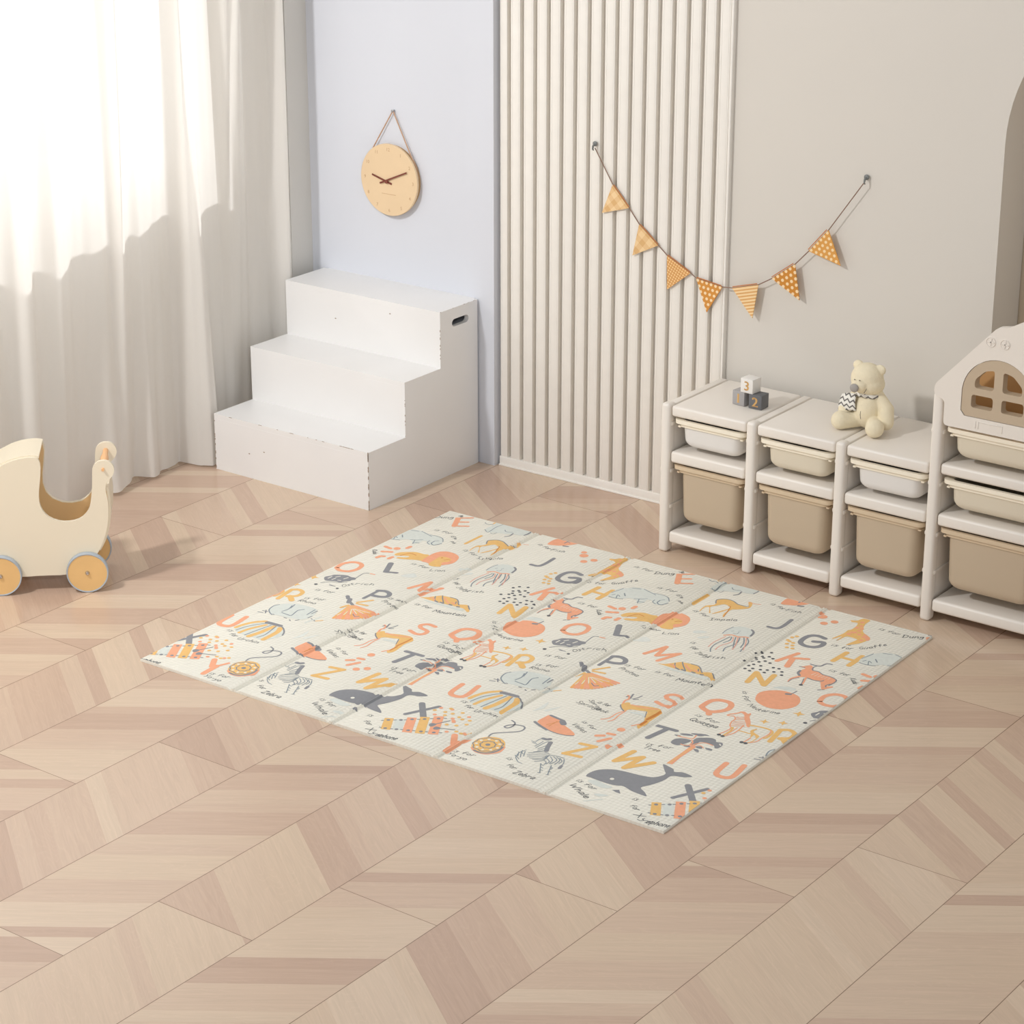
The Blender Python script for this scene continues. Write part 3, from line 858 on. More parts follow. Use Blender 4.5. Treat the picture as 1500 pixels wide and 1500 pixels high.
nt.links.new(df.outputs[0], m1.inputs[1]); nt.links.new(tl.outputs[0], m1.inputs[2])
nt.links.new(m1.outputs[0], m2.inputs[1]); nt.links.new(tp.outputs[0], m2.inputs[2]); nt.links.new(m2.outputs[0], nt.nodes['Material Output'].inputs[0])

def interp(tab, y):
    for (a, va), (b, vb) in zip(tab, tab[1:]):
        if a >= y >= b:
            t = (a - y) / (a - b) if a != b else 0
            t = t * t * (3 - 2 * t)
            return va + (vb - va) * t
    return tab[-1][1] if y < tab[-1][0] else tab[0][1]
# plan of the cloth: (y, x) at the hem and near the rail
hem = [(-.17, -.815), (-.21, -.80), (-.25, -.845), (-.40, -.885), (-.52, -.875), (-.575, -.835), (-.60, -.795), (-.64, -.790), (-.665, -.83), (-.68, -.925), (-.77, -.915), (-.855, -.868), (-.90, -.925), (-.97, -.885), (-1.05, -.862), (-1.11, -.90), (-1.20, -.905), (-1.28, -.87), (-1.33, -.90), (-1.40, -.86), (-1.46, -.90), (-1.55, -.87), (-1.62, -.90), (-1.72, -.86), (-1.85, -.90), (-2.0, -.86), (-2.15, -.90), (-2.3, -.86), (-2.5, -.90), (-2.7, -.86), (-2.9, -.90), (-3.2, -.87)]
top = [(-.17, -.835), (-.20, -.815), (-.23, -.86), (-.33, -.875), (-.37, -.845), (-.405, -.825), (-.44, -.835), (-.47, -.885), (-.58, -.880), (-.64, -.845), (-.67, -.845), (-.70, -.885), (-.84, -.88), (-.92, -.86), (-.97, -.835), (-1.0, -.885), (-1.14, -.88), (-1.22, -.84), (-1.25, -.84), (-1.30, -.885), (-1.40, -.84), (-1.48, -.885), (-1.6, -.84), (-1.72, -.885), (-1.85, -.84), (-2.0, -.885), (-2.15, -.84), (-2.3, -.885), (-2.5, -.84), (-2.7, -.885), (-2.9, -.84), (-3.2, -.87)]
bm = BM(); NY, NZ = 620, 26; grid = []
for i in range(NY + 1):
    y = -.17 - (3.03) * i / NY
    colv = []
    for j in range(NZ + 1):
        t = j / NZ; z = .006 + 2.66 * t
        k = min(1, max(0, z / 1.75)); k = k ** .8
        # folds lean: shift where the table is read
        a = interp(hem, y); b = -.862 + (interp(top, y) + .862) * 1.45
        x = a * (1 - k) + b * k + .0025 * math.sin(41 * y + 3.1 * z) + .0012 * math.sin(113 * y - 2 * z)
        if z < .12: x += .006 * math.sin(23 * y) * (1 - z / .12); 
        colv.append(bm.verts.new((x, y, z + (.010 * (.5 + .5 * math.sin(11 * y)) if j == 0 else 0))))
    grid.append(colv)
for i in range(NY):
    for j in range(NZ):
        f = bm.faces.new([grid[i][j], grid[i + 1][j], grid[i + 1][j + 1], grid[i][j + 1]]); f.smooth = True
# hem band: a doubled strip of cloth
cu = thing('curtain', 'floor-length white sheer curtain in loose folds over the bright window', 'curtain', (-.86, -1.6, 0))
cl = obj('cloth', bm, mc, cu, M=Matrix.Translation((.86, 1.6, 0)))
m_rail = mat('white_rail', (225, 224, 221), .4)
bm = BM(); box(bm, -.88, -.845, -3.25, -.15, 2.668, 2.70, .004)
r_ = obj('rail', bm, m_rail, cu, M=Matrix.Translation((.86, 1.6, 0)))

# ---------------------------------------------------------------- stairs
m_stair = mat('worn_white_paint', (231, 229, 227), .35, .012, 5, .08)
m_chip = mat('paint_chips', (150, 130, 112), .8, .1, 60)
st = thing('step_stool', 'big white wooden three-step stair block with a slotted handle, against the pale blue wall', 'steps', (-.43, -.34, 0))
bm = BM()
prof = [(-.642, 0), (-.642, .206), (-.442, .206), (-.442, .402), (-.246, .402), (-.246, .602), (-.036, .602), (-.036, 0)]
hc = [(-.165 + .015 * math.cos(a) * 1, .548 + .0135 * math.sin(a)) for a in [PI / 2 + k * PI / 8 for k in range(9)]] + [(-.102 + .015 * math.cos(a), .548 + .0135 * math.sin(a)) for a in [-PI / 2 + k * PI / 8 for k in range(9)]]
# side panels (with the handle slot), treads and risers
def sidep(x, y, z): return (y, x, z)
T = Matrix.Translation((.43, .34, 0))
for xa_, xb_ in ((-.782, -.764), (-.097, -.079)):
    bm = BM(); plate(bm, prof, xa_, xb_, holes=[hc], fn=sidep); 
    obj('side_panel', bm, m_stair, st, M=T)
for (ya, yb, zt) in ((-.642, -.442, .206), (-.442, -.246, .402), (-.246, -.036, .602)):
    bm = BM(); box(bm, -.764, -.097, ya + .0005, yb + .018, zt - .018, zt); obj('tread', bm, m_stair, st, M=T)
for (ya, z0_, z1_) in ((-.642, 0, .188), (-.442, .206, .384), (-.246, .402, .584)):
    bm = BM(); box(bm, -.764, -.097, ya, ya + .018, z0_, z1_); obj('riser', bm, m_stair, st, M=T)
# chipped paint along worn edges
bm = BM(); rnd = random.Random(3)
for k in range(26):
    z = rnd.random() ** 2 * .2 if k < 14 else .206 - rnd.random() * .03
    s = .0015 + rnd.random() * .0035
    ellipsoid(bm, (-.079, -.642, z + .002), (.0018, .0018, s * 2), u=6, v=5)
for k in range(16):
    x = -.764 + .68 * rnd.random(); ellipsoid(bm, (x, -.6415, .2055), (.003 + .009 * rnd.random(), .0012, .0009), u=6, v=5)
for k in range(10):
    ellipsoid(bm, (-.782 + .001, -.642, .2 * rnd.random()), (.0016, .0012, .006 * rnd.random() + .001), u=6, v=5)
for k in range(8):
    ellipsoid(bm, (-.0795, -.246 + .2 * rnd.random(), .6015), (.0012, .004 * rnd.random() + .001, .0009), u=6, v=5)
    ellipsoid(bm, (-.0795, -.246, .402 + .19 * rnd.random()), (.0012, .0012, .004 * rnd.random() + .001), u=6, v=5)
    ellipsoid(bm, (-.0795, -.442, .206 + .19 * rnd.random()), (.0012, .0012, .004 * rnd.random() + .001), u=6, v=5)
for p in ((-.55, -.2465, .5), (-.30, -.2465, .56), (-.55, -.6425, .11), (-.62, -.6425, .09)):
    ellipsoid(bm, p, (.004, .0006, .002), u=6, v=5)
ch = obj('paint_chip', bm, m_chip, st, M=T); ch['label'] = 'chipped paint along the edges'; ch['kind'] = 'stuff'

# ---------------------------------------------------------------- clock
m_clock = mat('pale_birch', (228, 200, 162), .5, .03, 8, .05)
m_cedge = mat('clock_edge', (176, 140, 96), .55)
m_hand = mat('walnut_hand', (122, 62, 48), .45)
m_mark = mat('engraved_mark', (190, 150, 112), .7)
m_cord = mat('jute_cord', (188, 150, 122), .9)
ck = thing('wall_clock', 'round pale wooden wall clock hanging from a cord loop on the pale blue wall', 'clock', (-.452, -.029, .975))
Mr = Matrix.Rotation(PI / 2, 4, 'X')
def disc(r, y0, y1, bev): # disc facing -y: local z -> -y
    b = BM(); lathe(b, [(0, -y0), (r, -y0), (r, -y1 - bev), (r - bev, -y1), (0, -y1)], Mr, 64); return b
obj('back', disc(.121, 0, -.018, .0005), m_cedge, ck)
def bar(bm, p, q, w, y0, y1, w2=None):
    p = Vector(p); q = Vector(q); d = (q - p).normalized(); n = Vector((-d.y, d.x)); w2 = w2 or w
    plate(bm, [tuple(p + n * w), tuple(p - n * w), tuple(q - n * w2), tuple(q + n * w2)], y0, y1)
c0 = (-.006, -.006)
bm = BM(); bar(bm, (-.037, -.014), (.084, .038), .0030, -.033, -.031, .0026); lathe(bm, [(0, .031), (.006, .031), (.006, .035), (0, .035)], Matrix.Translation((c0[0], 0, c0[1])) @ Mr, 20); obj('minute_hand', bm, m_hand, ck)
bm = BM(); bar(bm, (.014, -.012), (-.074, .012), .0034, -.0305, -.0285, .0028); obj('hour_hand', bm, m_hand, ck)
def text_mesh(s, size=1.0):
    cu_ = bpy.data.curves.new('t', 'FONT'); cu_.body = s; cu_.size = size; cu_.resolution_u = 2
    o_ = bpy.data.objects.new('t', cu_); COL.objects.link(o_)
    dg = bpy.context.evaluated_depsgraph_get(); dg.update()
    me = o_.evaluated_get(dg).to_mesh()
    vs = [tuple(v.co[:2]) for v in me.vertices]; fs = [tuple(p.vertices) for p in me.polygons]
    o_.evaluated_get(dg).to_mesh_clear(); bpy.data.objects.remove(o_); bpy.data.curves.remove(cu_)
    return vs, fs
TC = {}
def text(s):
    if s not in TC: TC[s] = text_mesh(s)
    return TC[s]
def put_text(bm, s, fn, mi=0):
    """fn maps text plane (x, y) in em units to 3-D"""
    vs, fs = text(s); V = [bm.verts.new(fn(*p)) for p in vs]
    for f in fs:
        try: bm.faces.new([V[i] for i in f]).material_index = mi
        except ValueError: pass
bm = disc(.1275, -.018, -.027, .0015)
for h in range(1, 13):
    a = h * PI / 6; cx, cz = .108 * math.sin(a), .108 * math.cos(a); s = str(h); xs = [p[0] for p in text(s)[0]]; wd = (min(xs) + max(xs)) / 2
    put_text(bm, s, lambda x, y: (cx + (x - wd) * .017, -.0273, cz + (y - .33) * .017), 1)
for k in range(11): box(bm, -.032 + k * .0058, -.0285 + k * .0058, -.0274, -.0270, -.0515, -.0495, mi=1)
obj('face', bm, [m_clock, m_mark], ck)
bm = BM(); tube(bm, [(-.084, -.012, .098), (.008, -.009, .241), (.010, -.009, .2415), (.092, -.012, .090)], .0022, 8); tube(bm, [(.092, -.012, .090), (.112, -.012, .058), (.122, -.012, .02)], .0022, 8)
obj('cord', bm, m_cord, ck)
bm = BM(); lathe(bm, [(0, 0), (.003, 0), (.003, .012), (.005, .013), (.0, .015)], Matrix.Translation((-.443, -.029, .975 + .2425)) @ Mr, 14)
m_steel = mat('steel', (170, 170, 172), .3, metal=.9)
tag(obj('nail', bm, m_steel), 'small nail in the pale blue wall holding the clock cord', 'nail')
# ---------------------------------------------------------------- bunting
def flag_mat(name, kind, base, lite, scale):
    m, nt, bs = new_mat(name); bs.inputs['Roughness'].default_value = .9
    tc = nt.nodes.new('ShaderNodeTexCoord'); sp = nt.nodes.new('ShaderNodeSeparateXYZ'); nt.links.new(tc.outputs['Object'], sp.inputs[0])
    X, Z = sp.outputs[0], sp.outputs[2]; mn = lambda *a: math_node(nt, *a)
    fr_ = lambda v: mn('FRACT', mn('ADD', mn('MULTIPLY', v, scale), 100.25))
    if kind == 'dots':
        row = mn('FLOOR', mn('ADD', mn('MULTIPLY', Z, scale), 100.25)); sh = mn('MULTIPLY', mn('MODULO', row, 2), .5)
        u = mn('SUBTRACT', mn('FRACT', mn('ADD', mn('ADD', mn('MULTIPLY', X, scale), 100), sh)), .5); v = mn('SUBTRACT', fr_(Z), .5)
        f = mn('LESS_THAN', mn('ADD', mn('MULTIPLY', u, u), mn('MULTIPLY', v, v)), .085)
    elif kind == 'check':
        f = mn('MULTIPLY', mn('ADD', mn('GREATER_THAN', fr_(X), .5), mn('GREATER_THAN', fr_(Z), .5)), .5)
    elif kind == 'grid':
        f = mn('MULTIPLY', mn('GREATER_THAN', fr_(X), .35), mn('GREATER_THAN', fr_(Z), .35))
    else:
        f = mn('GREATER_THAN', fr_(Z), .45)
    nt.links.new(mix_col(nt, f, lin(base), lin(lite)), bs.inputs['Base Color'])
    return m
FM = [flag_mat('pale_check_cloth', 'check', (222, 178, 122), (240, 208, 160), 28), flag_mat('pale_check_cloth_b', 'check', (220, 176, 120), (238, 205, 156), 26),
      flag_mat('fine_grid_cloth', 'grid', (212, 150, 84), (240, 202, 146), 110), flag_mat('orange_dotted_cloth', 'dots', (214, 146, 66), (246, 218, 176), 58),
      flag_mat('striped_cloth', 'stripe', (222, 168, 104), (244, 212, 164), 95), flag_mat('deep_dotted_cloth', 'dots', (206, 138, 56), (246, 216, 172), 55),
      flag_mat('dotted_cloth', 'dots', (222, 160, 82), (246, 216, 168), 60)]
m_hem = mat('orange_hem', (196, 122, 62), .9)
m_string = mat('brown_string', (140, 112, 98), .9)
m_hook = mat('grey_hook', (120, 122, 120), .5)
FL = [[(0.4642, 1.0778), (0.5301, 1.0085), (0.4226, 0.977)], [(0.5706, 0.9597), (0.6462, 0.8999), (0.5462, 0.851)], [(0.6811, 0.8716), (0.7728, 0.8264), (0.6839, 0.7569)], [(0.7943, 0.8129), (0.8946, 0.7997), (0.8381, 0.7053)], [(0.9307, 0.8021), (1.0278, 0.8289), (1.01, 0.715)], [(1.0752, 0.8569), (1.1575, 0.9173), (1.1792, 0.803)], [(1.2036, 0.9665), (1.2702, 1.0442), (1.3191, 0.9377)]]
hooks = [(.392, 1.203), (1.383, 1.221)]
bu = thing('bunting', 'string of seven small orange and cream patterned triangle flags hung from two hooks', 'bunting', (.9, -.004, .81))
def by(x): return -.004 + (x - .4) * .0165 - .006
line = [(hooks[0][0], by(hooks[0][0]) , hooks[0][1] - .012)]
for f in FL: line += [(f[0][0], by(f[0][0]) + .001, f[0][1]), (f[1][0], by(f[1][0]) + .001, f[1][1])]
line.append((hooks[1][0], by(hooks[1][0]) , hooks[1][1] - .014))
Tb = Matrix.Translation((-.9, .004, -.81))
bm = BM(); tube(bm, line, .0017, 8); obj('string', bm, m_string, bu, M=Tb)
for f, m_ in zip(FL, FM):
    a, b, c_ = [Vector(p) for p in f]; o_ = (a + b) / 2; d = (b - a); L_ = d.length; d = d / L_; nrm = Vector((-d.y, d.x))
    if (c_ - o_).dot(nrm) > 0: nrm = -nrm
    q = c_ - o_; cu_, cv = q.dot(d), q.dot(nrm)
    bm = BM()
    # double-faced felt pennant in local axes (x along the hem, z up)
    N_ = 6
    plate(bm, [(-L_ / 2, 0), (L_ / 2, 0), (cu_, -cv)], -.0016, .0016)
    z_ax = -nrm; 
    Mf = Matrix(((d.x, 0, z_ax.x, o_.x), (0, 1, 0, by(o_.x)), (d.y, 0, z_ax.y, o_.y), (0, 0, 0, 1)))
    fo = obj('flag', bm, m_, bu, M=Tb @ Mf)
    bm = BM(); box(bm, -L_ / 2 + .003, L_ / 2 - .003, -.0024, -.0016, -.0058, -.0030)
    obj('hem', bm, m_hem, fo)
for i, (hx, hz) in enumerate(hooks):
    bm = BM(); yb = by(hx) + (.002 if i == 0 else .019)
    lathe(bm, [(0, 0), (.0085, 0), (.0085, .003), (.004, .006), (0, .006)], Matrix.Translation((0, 0, .002)) @ Mr, 20)
    tube(bm, [(0, -.004, .0), (0, -.013, -.004), (0, -.015, -.014), (0, -.010, -.018)], [.004, .0035, .003, .002], 8)
    o = obj('wall_hook', bm, m_hook, loc=(hx, yb, hz))
    tag(o, ['small grey hook on the slatted panel holding the upper left end of the bunting', 'small grey hook on the plain beige wall holding the right end of the bunting'][i], 'hook', 'bunting hooks')

# ---------------------------------------------------------------- storage rack
m_pl = mat('cream_plastic', (236, 228, 218), .38, .006, 4, .02)
m_beige = mat('beige_plastic', (196, 177, 152), .5, .006, 4, .02)
m_white_bin = mat('white_bin_plastic', (231, 227, 222), .45, .006, 4)
m_cream_bin = mat('cream_bin_plastic', (222, 211, 190), .5, .006, 4)
m_rim = mat('cream_rim_plastic', (248, 238, 218), .4, .006, 4)
m_rimd = mat('tan_rim_plastic', (214, 192, 162), .4, .006, 4)
PX = [.918, 1.2325, 1.547, 1.8615, 2.236]; PT = [.503, .503, .503, .722, .722]
rk = thing('storage_rack', 'long cream plastic toy storage rack with three low bays and a taller house-shaped bay', 'shelf', (1.55, -.19, 0))
Tr = Matrix.Translation((-1.55, .19, 0))
YB = -.012
for px, pt in zip(PX, PT):
    bm = BM()
    box(bm, px - .0165, px + .0165, -.362, -.322, 0, pt, .0105, 4)
    box(bm, px - .0135, px + .0135, -.330, YB, .03, min(pt, .497) if pt < .6 else .700, .003, 2)
    box(bm, px - .0165, px + .0165, -.05, YB + .0015, 0, pt - .0085, .006, 3)
    for z in (.156, .277, .436) + ((.60,) if pt > .6 else ()):
        box(bm, px - .0225, px + .0205, -.350, -.328, z - .007, z + .007, .004, 2)
        box(bm, px - .0185, px + .0185, -.332, -.05, z - .005, z + .005, .003, 2)
    # shallow recessed fields between the ridges
    obj('side_panel', bm, m_pl, rk, M=Tr)
def shelf(x0, x1, z0, z1, y0=-.356):
    bm = BM(); box(bm, x0, x1, y0, YB - .002, z0, z1, .009, 4); return obj('shelf_board', bm, m_pl, rk, M=Tr)
for a, b in zip(PX[:3], PX[1:4]):
    for z0, z1 in ((.034, .073), (.308, .346), (.463, .4985)): shelf(a + .0195, b - .0195, z0, z1)
for z0, z1 in ((.034, .073), (.310, .348), (.472, .506)): shelf(PX[3] + .0195, PX[4] - .0195, z0, z1)

def arcpts(cx, cz, r, a0, a1, n=10): return [(cx + r * math.cos(a0 + (a1 - a0) * k / n), cz + r * math.sin(a0 + (a1 - a0) * k / n)) for k in range(n + 1)]
def rpoly(pts, r, n=5):
    """round the corners of a polygon"""
    o = []; N = len(pts)
    for i in range(N):
        p = Vector(pts[i]); a = (Vector(pts[i - 1]) - p); b = (Vector(pts[(i + 1) % N]) - p)
        rr = min(r, a.length * .45, b.length * .45); a = p + a.normalized() * rr; b = p + b.normalized() * rr
        for k in range(n + 1):
            t = k / n; o.append(tuple(a * (1 - t) ** 2 + p * 2 * t * (1 - t) + b * t * t))
    return o
WX = 2.05
win = [(1.937, .752)] + [(WX - .113 * math.cos(t), .742 + .113 * math.sin(t)) for t in [k * PI / 24 for k in range(1, 24)]] + [(2.163, .752), (2.163, .686), (2.150, .671), (1.950, .671), (1.937, .686)]
gab = rpoly([(1.885, .630), (1.885, .706), (1.850, .716), (1.850, .748), (2.036, .951), (2.068, .956), (2.075, .958), (2.115, .981), (2.2, 1.02), (2.25, 1.02), (2.25, .75), (2.215, .70), (2.215, .630)], .014)
bm = BM(); plate(bm, gab, -.366, -.346, holes=[win])
# thin raised label frame under the window
for b_ in ((1.985, 1.989, .640, .662), (1.994, 1.998, .640, .662), (1.998, 2.070, .659, .6625), (2.070, 2.073, .640, .6625)): box(bm, b_[0], b_[1], -.3675, -.365, b_[2], b_[3], .001, 1)
gp = obj('gable_panel', bm, m_pl, rk, M=Tr)
def shrink(pts, cx, cz, f): return [(cx + (p[0] - cx) * f, cz + (p[1] - cz) * f) for p in pts]
ul = rpoly([(1.976, .760), (1.976, .785), (2.006, .815), (2.036, .822), (2.036, .760)], .010)
ur = rpoly([(2.063, .760), (2.063, .822), (2.094, .815), (2.124, .785), (2.124, .760)], .010)
ll = rpoly([(1.968, .700), (1.968, .739), (2.036, .739), (2.036, .700)], .010)
lr = rpoly([(2.063, .700), (2.063, .739), (2.132, .739), (2.132, .700)], .010)
bm = BM(); plate(bm, shrink(win, WX, .76, .985), -.3645, -.334, holes=[ul, ur, ll, lr])
wf = obj('window_frame', bm, m_beige, gp)
for sx in (2.018, 2.062):
    bm = BM(); MM = Matrix.Translation((sx, -.366, .905)) @ Mr
    lathe(bm, [(0, .001), (.0125, .001), (.0140, .0025), (.0150, .001), (.0150, 0)], MM, 28)
    for r_ in (0, PI / 2):
        box(bm, -.0115, .0115, -.0028, -.0012, -.0022, .0022, .0006, 1, M=Matrix.Translation((sx, -.366, .905)) @ Matrix.Rotation(r_ + .12, 4, 'Y'))
    obj('screw', bm, m_pl, gp)
m_inner = mat('bounce_tan_plastic', (205, 158, 104), .5)  # beige deepened to tan: warm bounce inside the gable is put into the colour
bm = BM(); plate(bm, rpoly([(1.883, .632), (1.883, .716), (2.05, .90), (2.215, .716), (2.215, .632)], .014), -.262, -.250)
obj('back_panel', bm, m_inner, rk, M=Tr)

def rrect(x0, x1, y0, y1, r, n=6):
    o = []
    for cx, cy, a in ((x1 - r, y1 - r, 0), (x0 + r, y1 - r, PI / 2), (x0 + r, y0 + r, PI), (x1 - r, y0 + r, 3 * PI / 2)):
        o += [(cx + r * math.cos(a + k * PI / 2 / n), cy + r * math.sin(a + k * PI / 2 / n)) for k in range(n + 1)]
    return o
def tub(bm, w, d, h, taper, R):
    """open tub, origin at centre of its rim plane, floor at -h"""
    def ring(z, e):
        f = taper * (-z / h)
        return [bm.verts.new((x, y, z)) for x, y in rrect(-w / 2 + f + e, w / 2 - f - e, -d / 2 + f * .6 + e, d / 2 - f * .6 - e, max(.028 - e * .3, .008))]
    def skin(rs):
        for a, b in zip(rs, rs[1:]):
            n = len(a)
            for k in range(n): f = bm.faces.new([a[k], a[(k + 1) % n], b[(k + 1) % n], b[k]]); f.smooth = True
    outr = [ring(0, 0)] + [ring(-h + R - R * math.sin(t * PI / 12), R - R * math.cos(t * PI / 12)) for t in range(7)]
    skin(outr); bm.faces.new(outr[-1])
    inn = [ring(0, .003)] + [ring(-h + R + .003 - R * math.sin(t * PI / 12), .003 + R - R * math.cos(t * PI / 12)) for t in range(7)]
    skin(inn); bm.faces.new(inn[-1][::-1]); skin([outr[0], inn[0]])
def make_bin(name, w, d, h, body, rim, R):
    t = thing(name, '', 'storage bin')
    bm = BM(); tub(bm, w - .044, d - .022, h, .006, R); obj('tub', bm, body, t)
    bm = BM()
    n1 = rrect(-w / 2, w / 2, -d / 2, d / 2, .022); n2 = rrect(-w / 2 + .0235, w / 2 - .0235, -d / 2 + .0125, d / 2 - .0125, .02)
    plate(bm, n1, -.009, .0035, holes=[n2], fn=lambda x, y, z: (x, z, y))
    n3 = rrect(-w / 2 + .014, w / 2 - .014, -d / 2 + .007, d / 2 - .007, .022); plate(bm, n3, -.020, -.009, holes=[n2], fn=lambda x, y, z: (x, z, y))
    bmesh.ops.bevel(bm, geom=[e for e in bm.edges if abs(e.verts[0].co.z - e.verts[1].co.z) < 1e-5 and e.calc_face_angle(0) > .8], offset=.0018, segments=2, affect='EDGES', clamp_overlap=True)
    obj('rim', bm, rim, t)
    # the two runner tabs at the front corners
    for s in (-1, 1):
        bm = BM(); box(bm, s * (w / 2 - .016) - .0055, s * (w / 2 - .016) + .0055, -d / 2 + .012, -d / 2 + .06, -.0255, -.0195, .0015, 1); obj('runner_tab', bm, rim, t)
    return t
def copy_tree(o, parent=None):
    c_ = o.copy(); COL.objects.link(c_)
    if parent: c_.parent = parent
    for ch_ in list(o.children): copy_tree(ch_, c_)
    return c_
mids = [(a + b) / 2 for a, b in zip(PX, PX[1:])]
def place(o, x, z, label, grp=None):
    o.location = (x, -.197, z); o['label'] = label
    if grp: o['group'] = grp
small = make_bin('shallow_bin', .262, .315, .090, m_white_bin, m_rim, .028)
place(small, mids[0], .452, 'shallow white bin with a cream rim, in the leftmost bay below the toy blocks', 'shallow bins in the low bays')
s3 = copy_tree(small); place(s3, mids[2], .452, 'shallow white bin in the third bay, under the right side of the teddy bear', 'shallow bins in the low bays')
small2 = make_bin('shallow_bin', .262, .315, .090, m_cream_bin, m_rim, .028)
place(small2, mids[1], .452, 'shallow cream-beige bin in the second bay from the left', 'shallow bins in the low bays')
big = make_bin('deep_bin', .262, .315, .193, m_beige, m_rimd, .032)
place(big, mids[0], .2985, 'deep tan bin in the leftmost bay, nearest the slatted panel', 'deep tan bins on the lower level')
for x, lb in ((mids[1], 'deep tan bin in the second bay from the left'), (mids[2], 'deep tan bin in the third bay, just left of the tall bay')):
    q = copy_tree(big); place(q, x, .2985, lb, 'deep tan bins on the lower level')
wide = make_bin('shallow_bin', .322, .315, .090, m_cream_bin, m_rim, .030)
place(wide, mids[3], .6165, 'wide cream bin directly under the arched window of the tall bay', 'cream bins in the tall bay')
q = copy_tree(wide); place(q, mids[3], .4555, 'wide cream bin in the middle of the tall bay, above the deep tan bin', 'cream bins in the tall bay')
bigw = make_bin('deep_bin', .322, .315, .192, m_beige, m_rimd, .034)
place(bigw, mids[3], .3005, 'wide deep tan bin at the bottom of the tall house-shaped bay', 'deep tan bins on the lower level')

# ---------------------------------------------------------------- blocks
m_gold = mat('gold_print', (232, 184, 116), .5)
def block(x, y, z, rz, rgb, num, label, s=.0462):
    t = thing('toy_block', label, 'toy block', (x, y, z), rz, 'number blocks on the rack')
    bm = BM(); box(bm, -s / 2, s / 2, -s / 2, s / 2, 0, s, .0016, 2); obj('cube', bm, mat('block_paint_' + num, rgb, .6, .03, 60, .1), t)
    vs = text(num)[0]; xs = [p[0] for p in vs]; ys = [p[1] for p in vs]; wx = (min(xs) + max(xs)) / 2; wy = (min(ys) + max(ys)) / 2; k = .030 / (max(ys) - min(ys))
    bm = BM(); 
    for dx in (-.0012, -.0006, 0, .0006, .0012): put_text(bm, num, lambda px, py: (((px - wx) * k) * 1.05 + dx, -s / 2 - .0004 - abs(dx) * .1, s / 2 + (py - wy) * k))
    obj('number', bm, m_gold, t)
    return t
zt = .4992
block(1.107, -.205, zt, -.10, (168, 164, 163), '1', 'light grey block with a gold 1, left in the pile on the rack')
block(1.168, -.2085, zt, .02, (104, 104, 106), '2', 'dark grey block with a gold 2, right in the pile on the rack')
block(1.136, -.2065, zt + .0462, -.06, (234, 230, 224), '3', 'white block with a gold 3 on top of the two grey blocks')

# ---------------------------------------------------------------- teddy bear
m_fur = mat('cream_plush', (246, 233, 203), .95, .03, 40, .8, bscale=700, spec=.1)
m_nose = mat('grey_felt', (168, 162, 156), .9)
m_eye = mat('eye_thread', (110, 100, 90), .7)
bz = zt
br = thing('teddy_bear', 'cream plush teddy bear with a zigzag scarf sitting on top of the storage rack', 'teddy bear', (1.54, -.18, bz))
Tt = Matrix.Translation((-1.54, .18, -bz))
bm = BM(); E_ = ellipsoid
E_(bm, (1.541, -.178, bz + .060), (.047, .050, .060))                   # belly
E_(bm, (1.537, -.172, bz + .098), (.034, .034, .034))
E_(bm, (1.530, -.178, bz + .158), (.0515, .047, .048))                  # head
E_(bm, (1.536, -.178, bz + .142), (.051, .046, .038))
E_(bm, (1.526, -.216, bz + .145), (.027, .024, .022))                   # muzzle
for ex, ez in ((1.4925, bz + .190), (1.568, bz + .188)):
    E_(bm, (ex, -.168, ez), (.0185, .010, .0165))
def limb(pts, rs):
    pts = [Vector(p) for p in pts]
    for (a, ra), (b, rb) in zip(zip(pts, rs), zip(pts[1:], rs[1:])):
        n = 6
        for k in range(n + 1):
            t = k / n; r = ra + (rb - ra) * t; E_(bm, a.lerp(b, t), (r, r, r), u=14, v=10)
limb([(1.523, -.180, bz + .028), (1.495, -.222, bz + .027), (1.478, -.240, bz + .029)], [.026, .025, .029])      # leg to the left
limb([(1.562, -.180, bz + .028), (1.588, -.225, bz + .026), (1.602, -.250, bz + .030)], [.026, .023, .0295])     # leg to the right
limb([(1.570, -.172, bz + .108), (1.602, -.180, bz + .070), (1.612, -.196, bz + .036)], [.017, .024, .024])      # right arm
limb([(1.506, -.174, bz + .108), (1.482, -.190, bz + .080), (1.474, -.205, bz + .055)], [.016, .021, .022])      # left arm
bo = obj('body', bm, m_fur, br, M=Tt)
rm = bo.modifiers.new('blend', 'REMESH'); rm.mode = 'VOXEL'; rm.voxel_size = .0022; rm.use_smooth_shade = True
sm = bo.modifiers.new('soften', 'SMOOTH'); sm.factor = .6; sm.iterations = 5
bm = BM(); E_(bm, (1.5215, -.2425, bz + .141), (.0145, .009, .0135)); obj('nose', bm, m_nose, br, M=Tt)
for ex in (1.5165, 1.5335):
    bm = BM(); tube(bm, [(ex - .0022, -.2315, bz + .163), (ex, -.2330, bz + .166), (ex + .0018, -.2315, bz + .1635)], .0011, 6); obj('eye', bm, m_eye, br, M=Tt)
bm = BM(); tube(bm, [(1.5235, -.2418, bz + .134), (1.524, -.2395, bz + .128)], .0009, 6); obj('mouth_stitch', bm, m_eye, br, M=Tt)
bm = BM(); tube(bm, [(1.550, -.2330, bz + .128), (1.5525, -.2270, bz + .134), (1.553, -.2225, bz + .139)], .0009, 6); obj('mouth_stitch', bm, m_eye, br, M=Tt)
bm = BM(); tube(bm, [(1.545 - .006 * math.sin(k * PI / 10), -.178 - .0505 * math.sin((k + 1.6) * PI / 13.2), bz + .102 - k * .0092) for k in range(10)], .0007, 6); obj('seam', bm, m_eye, br, M=Tt)
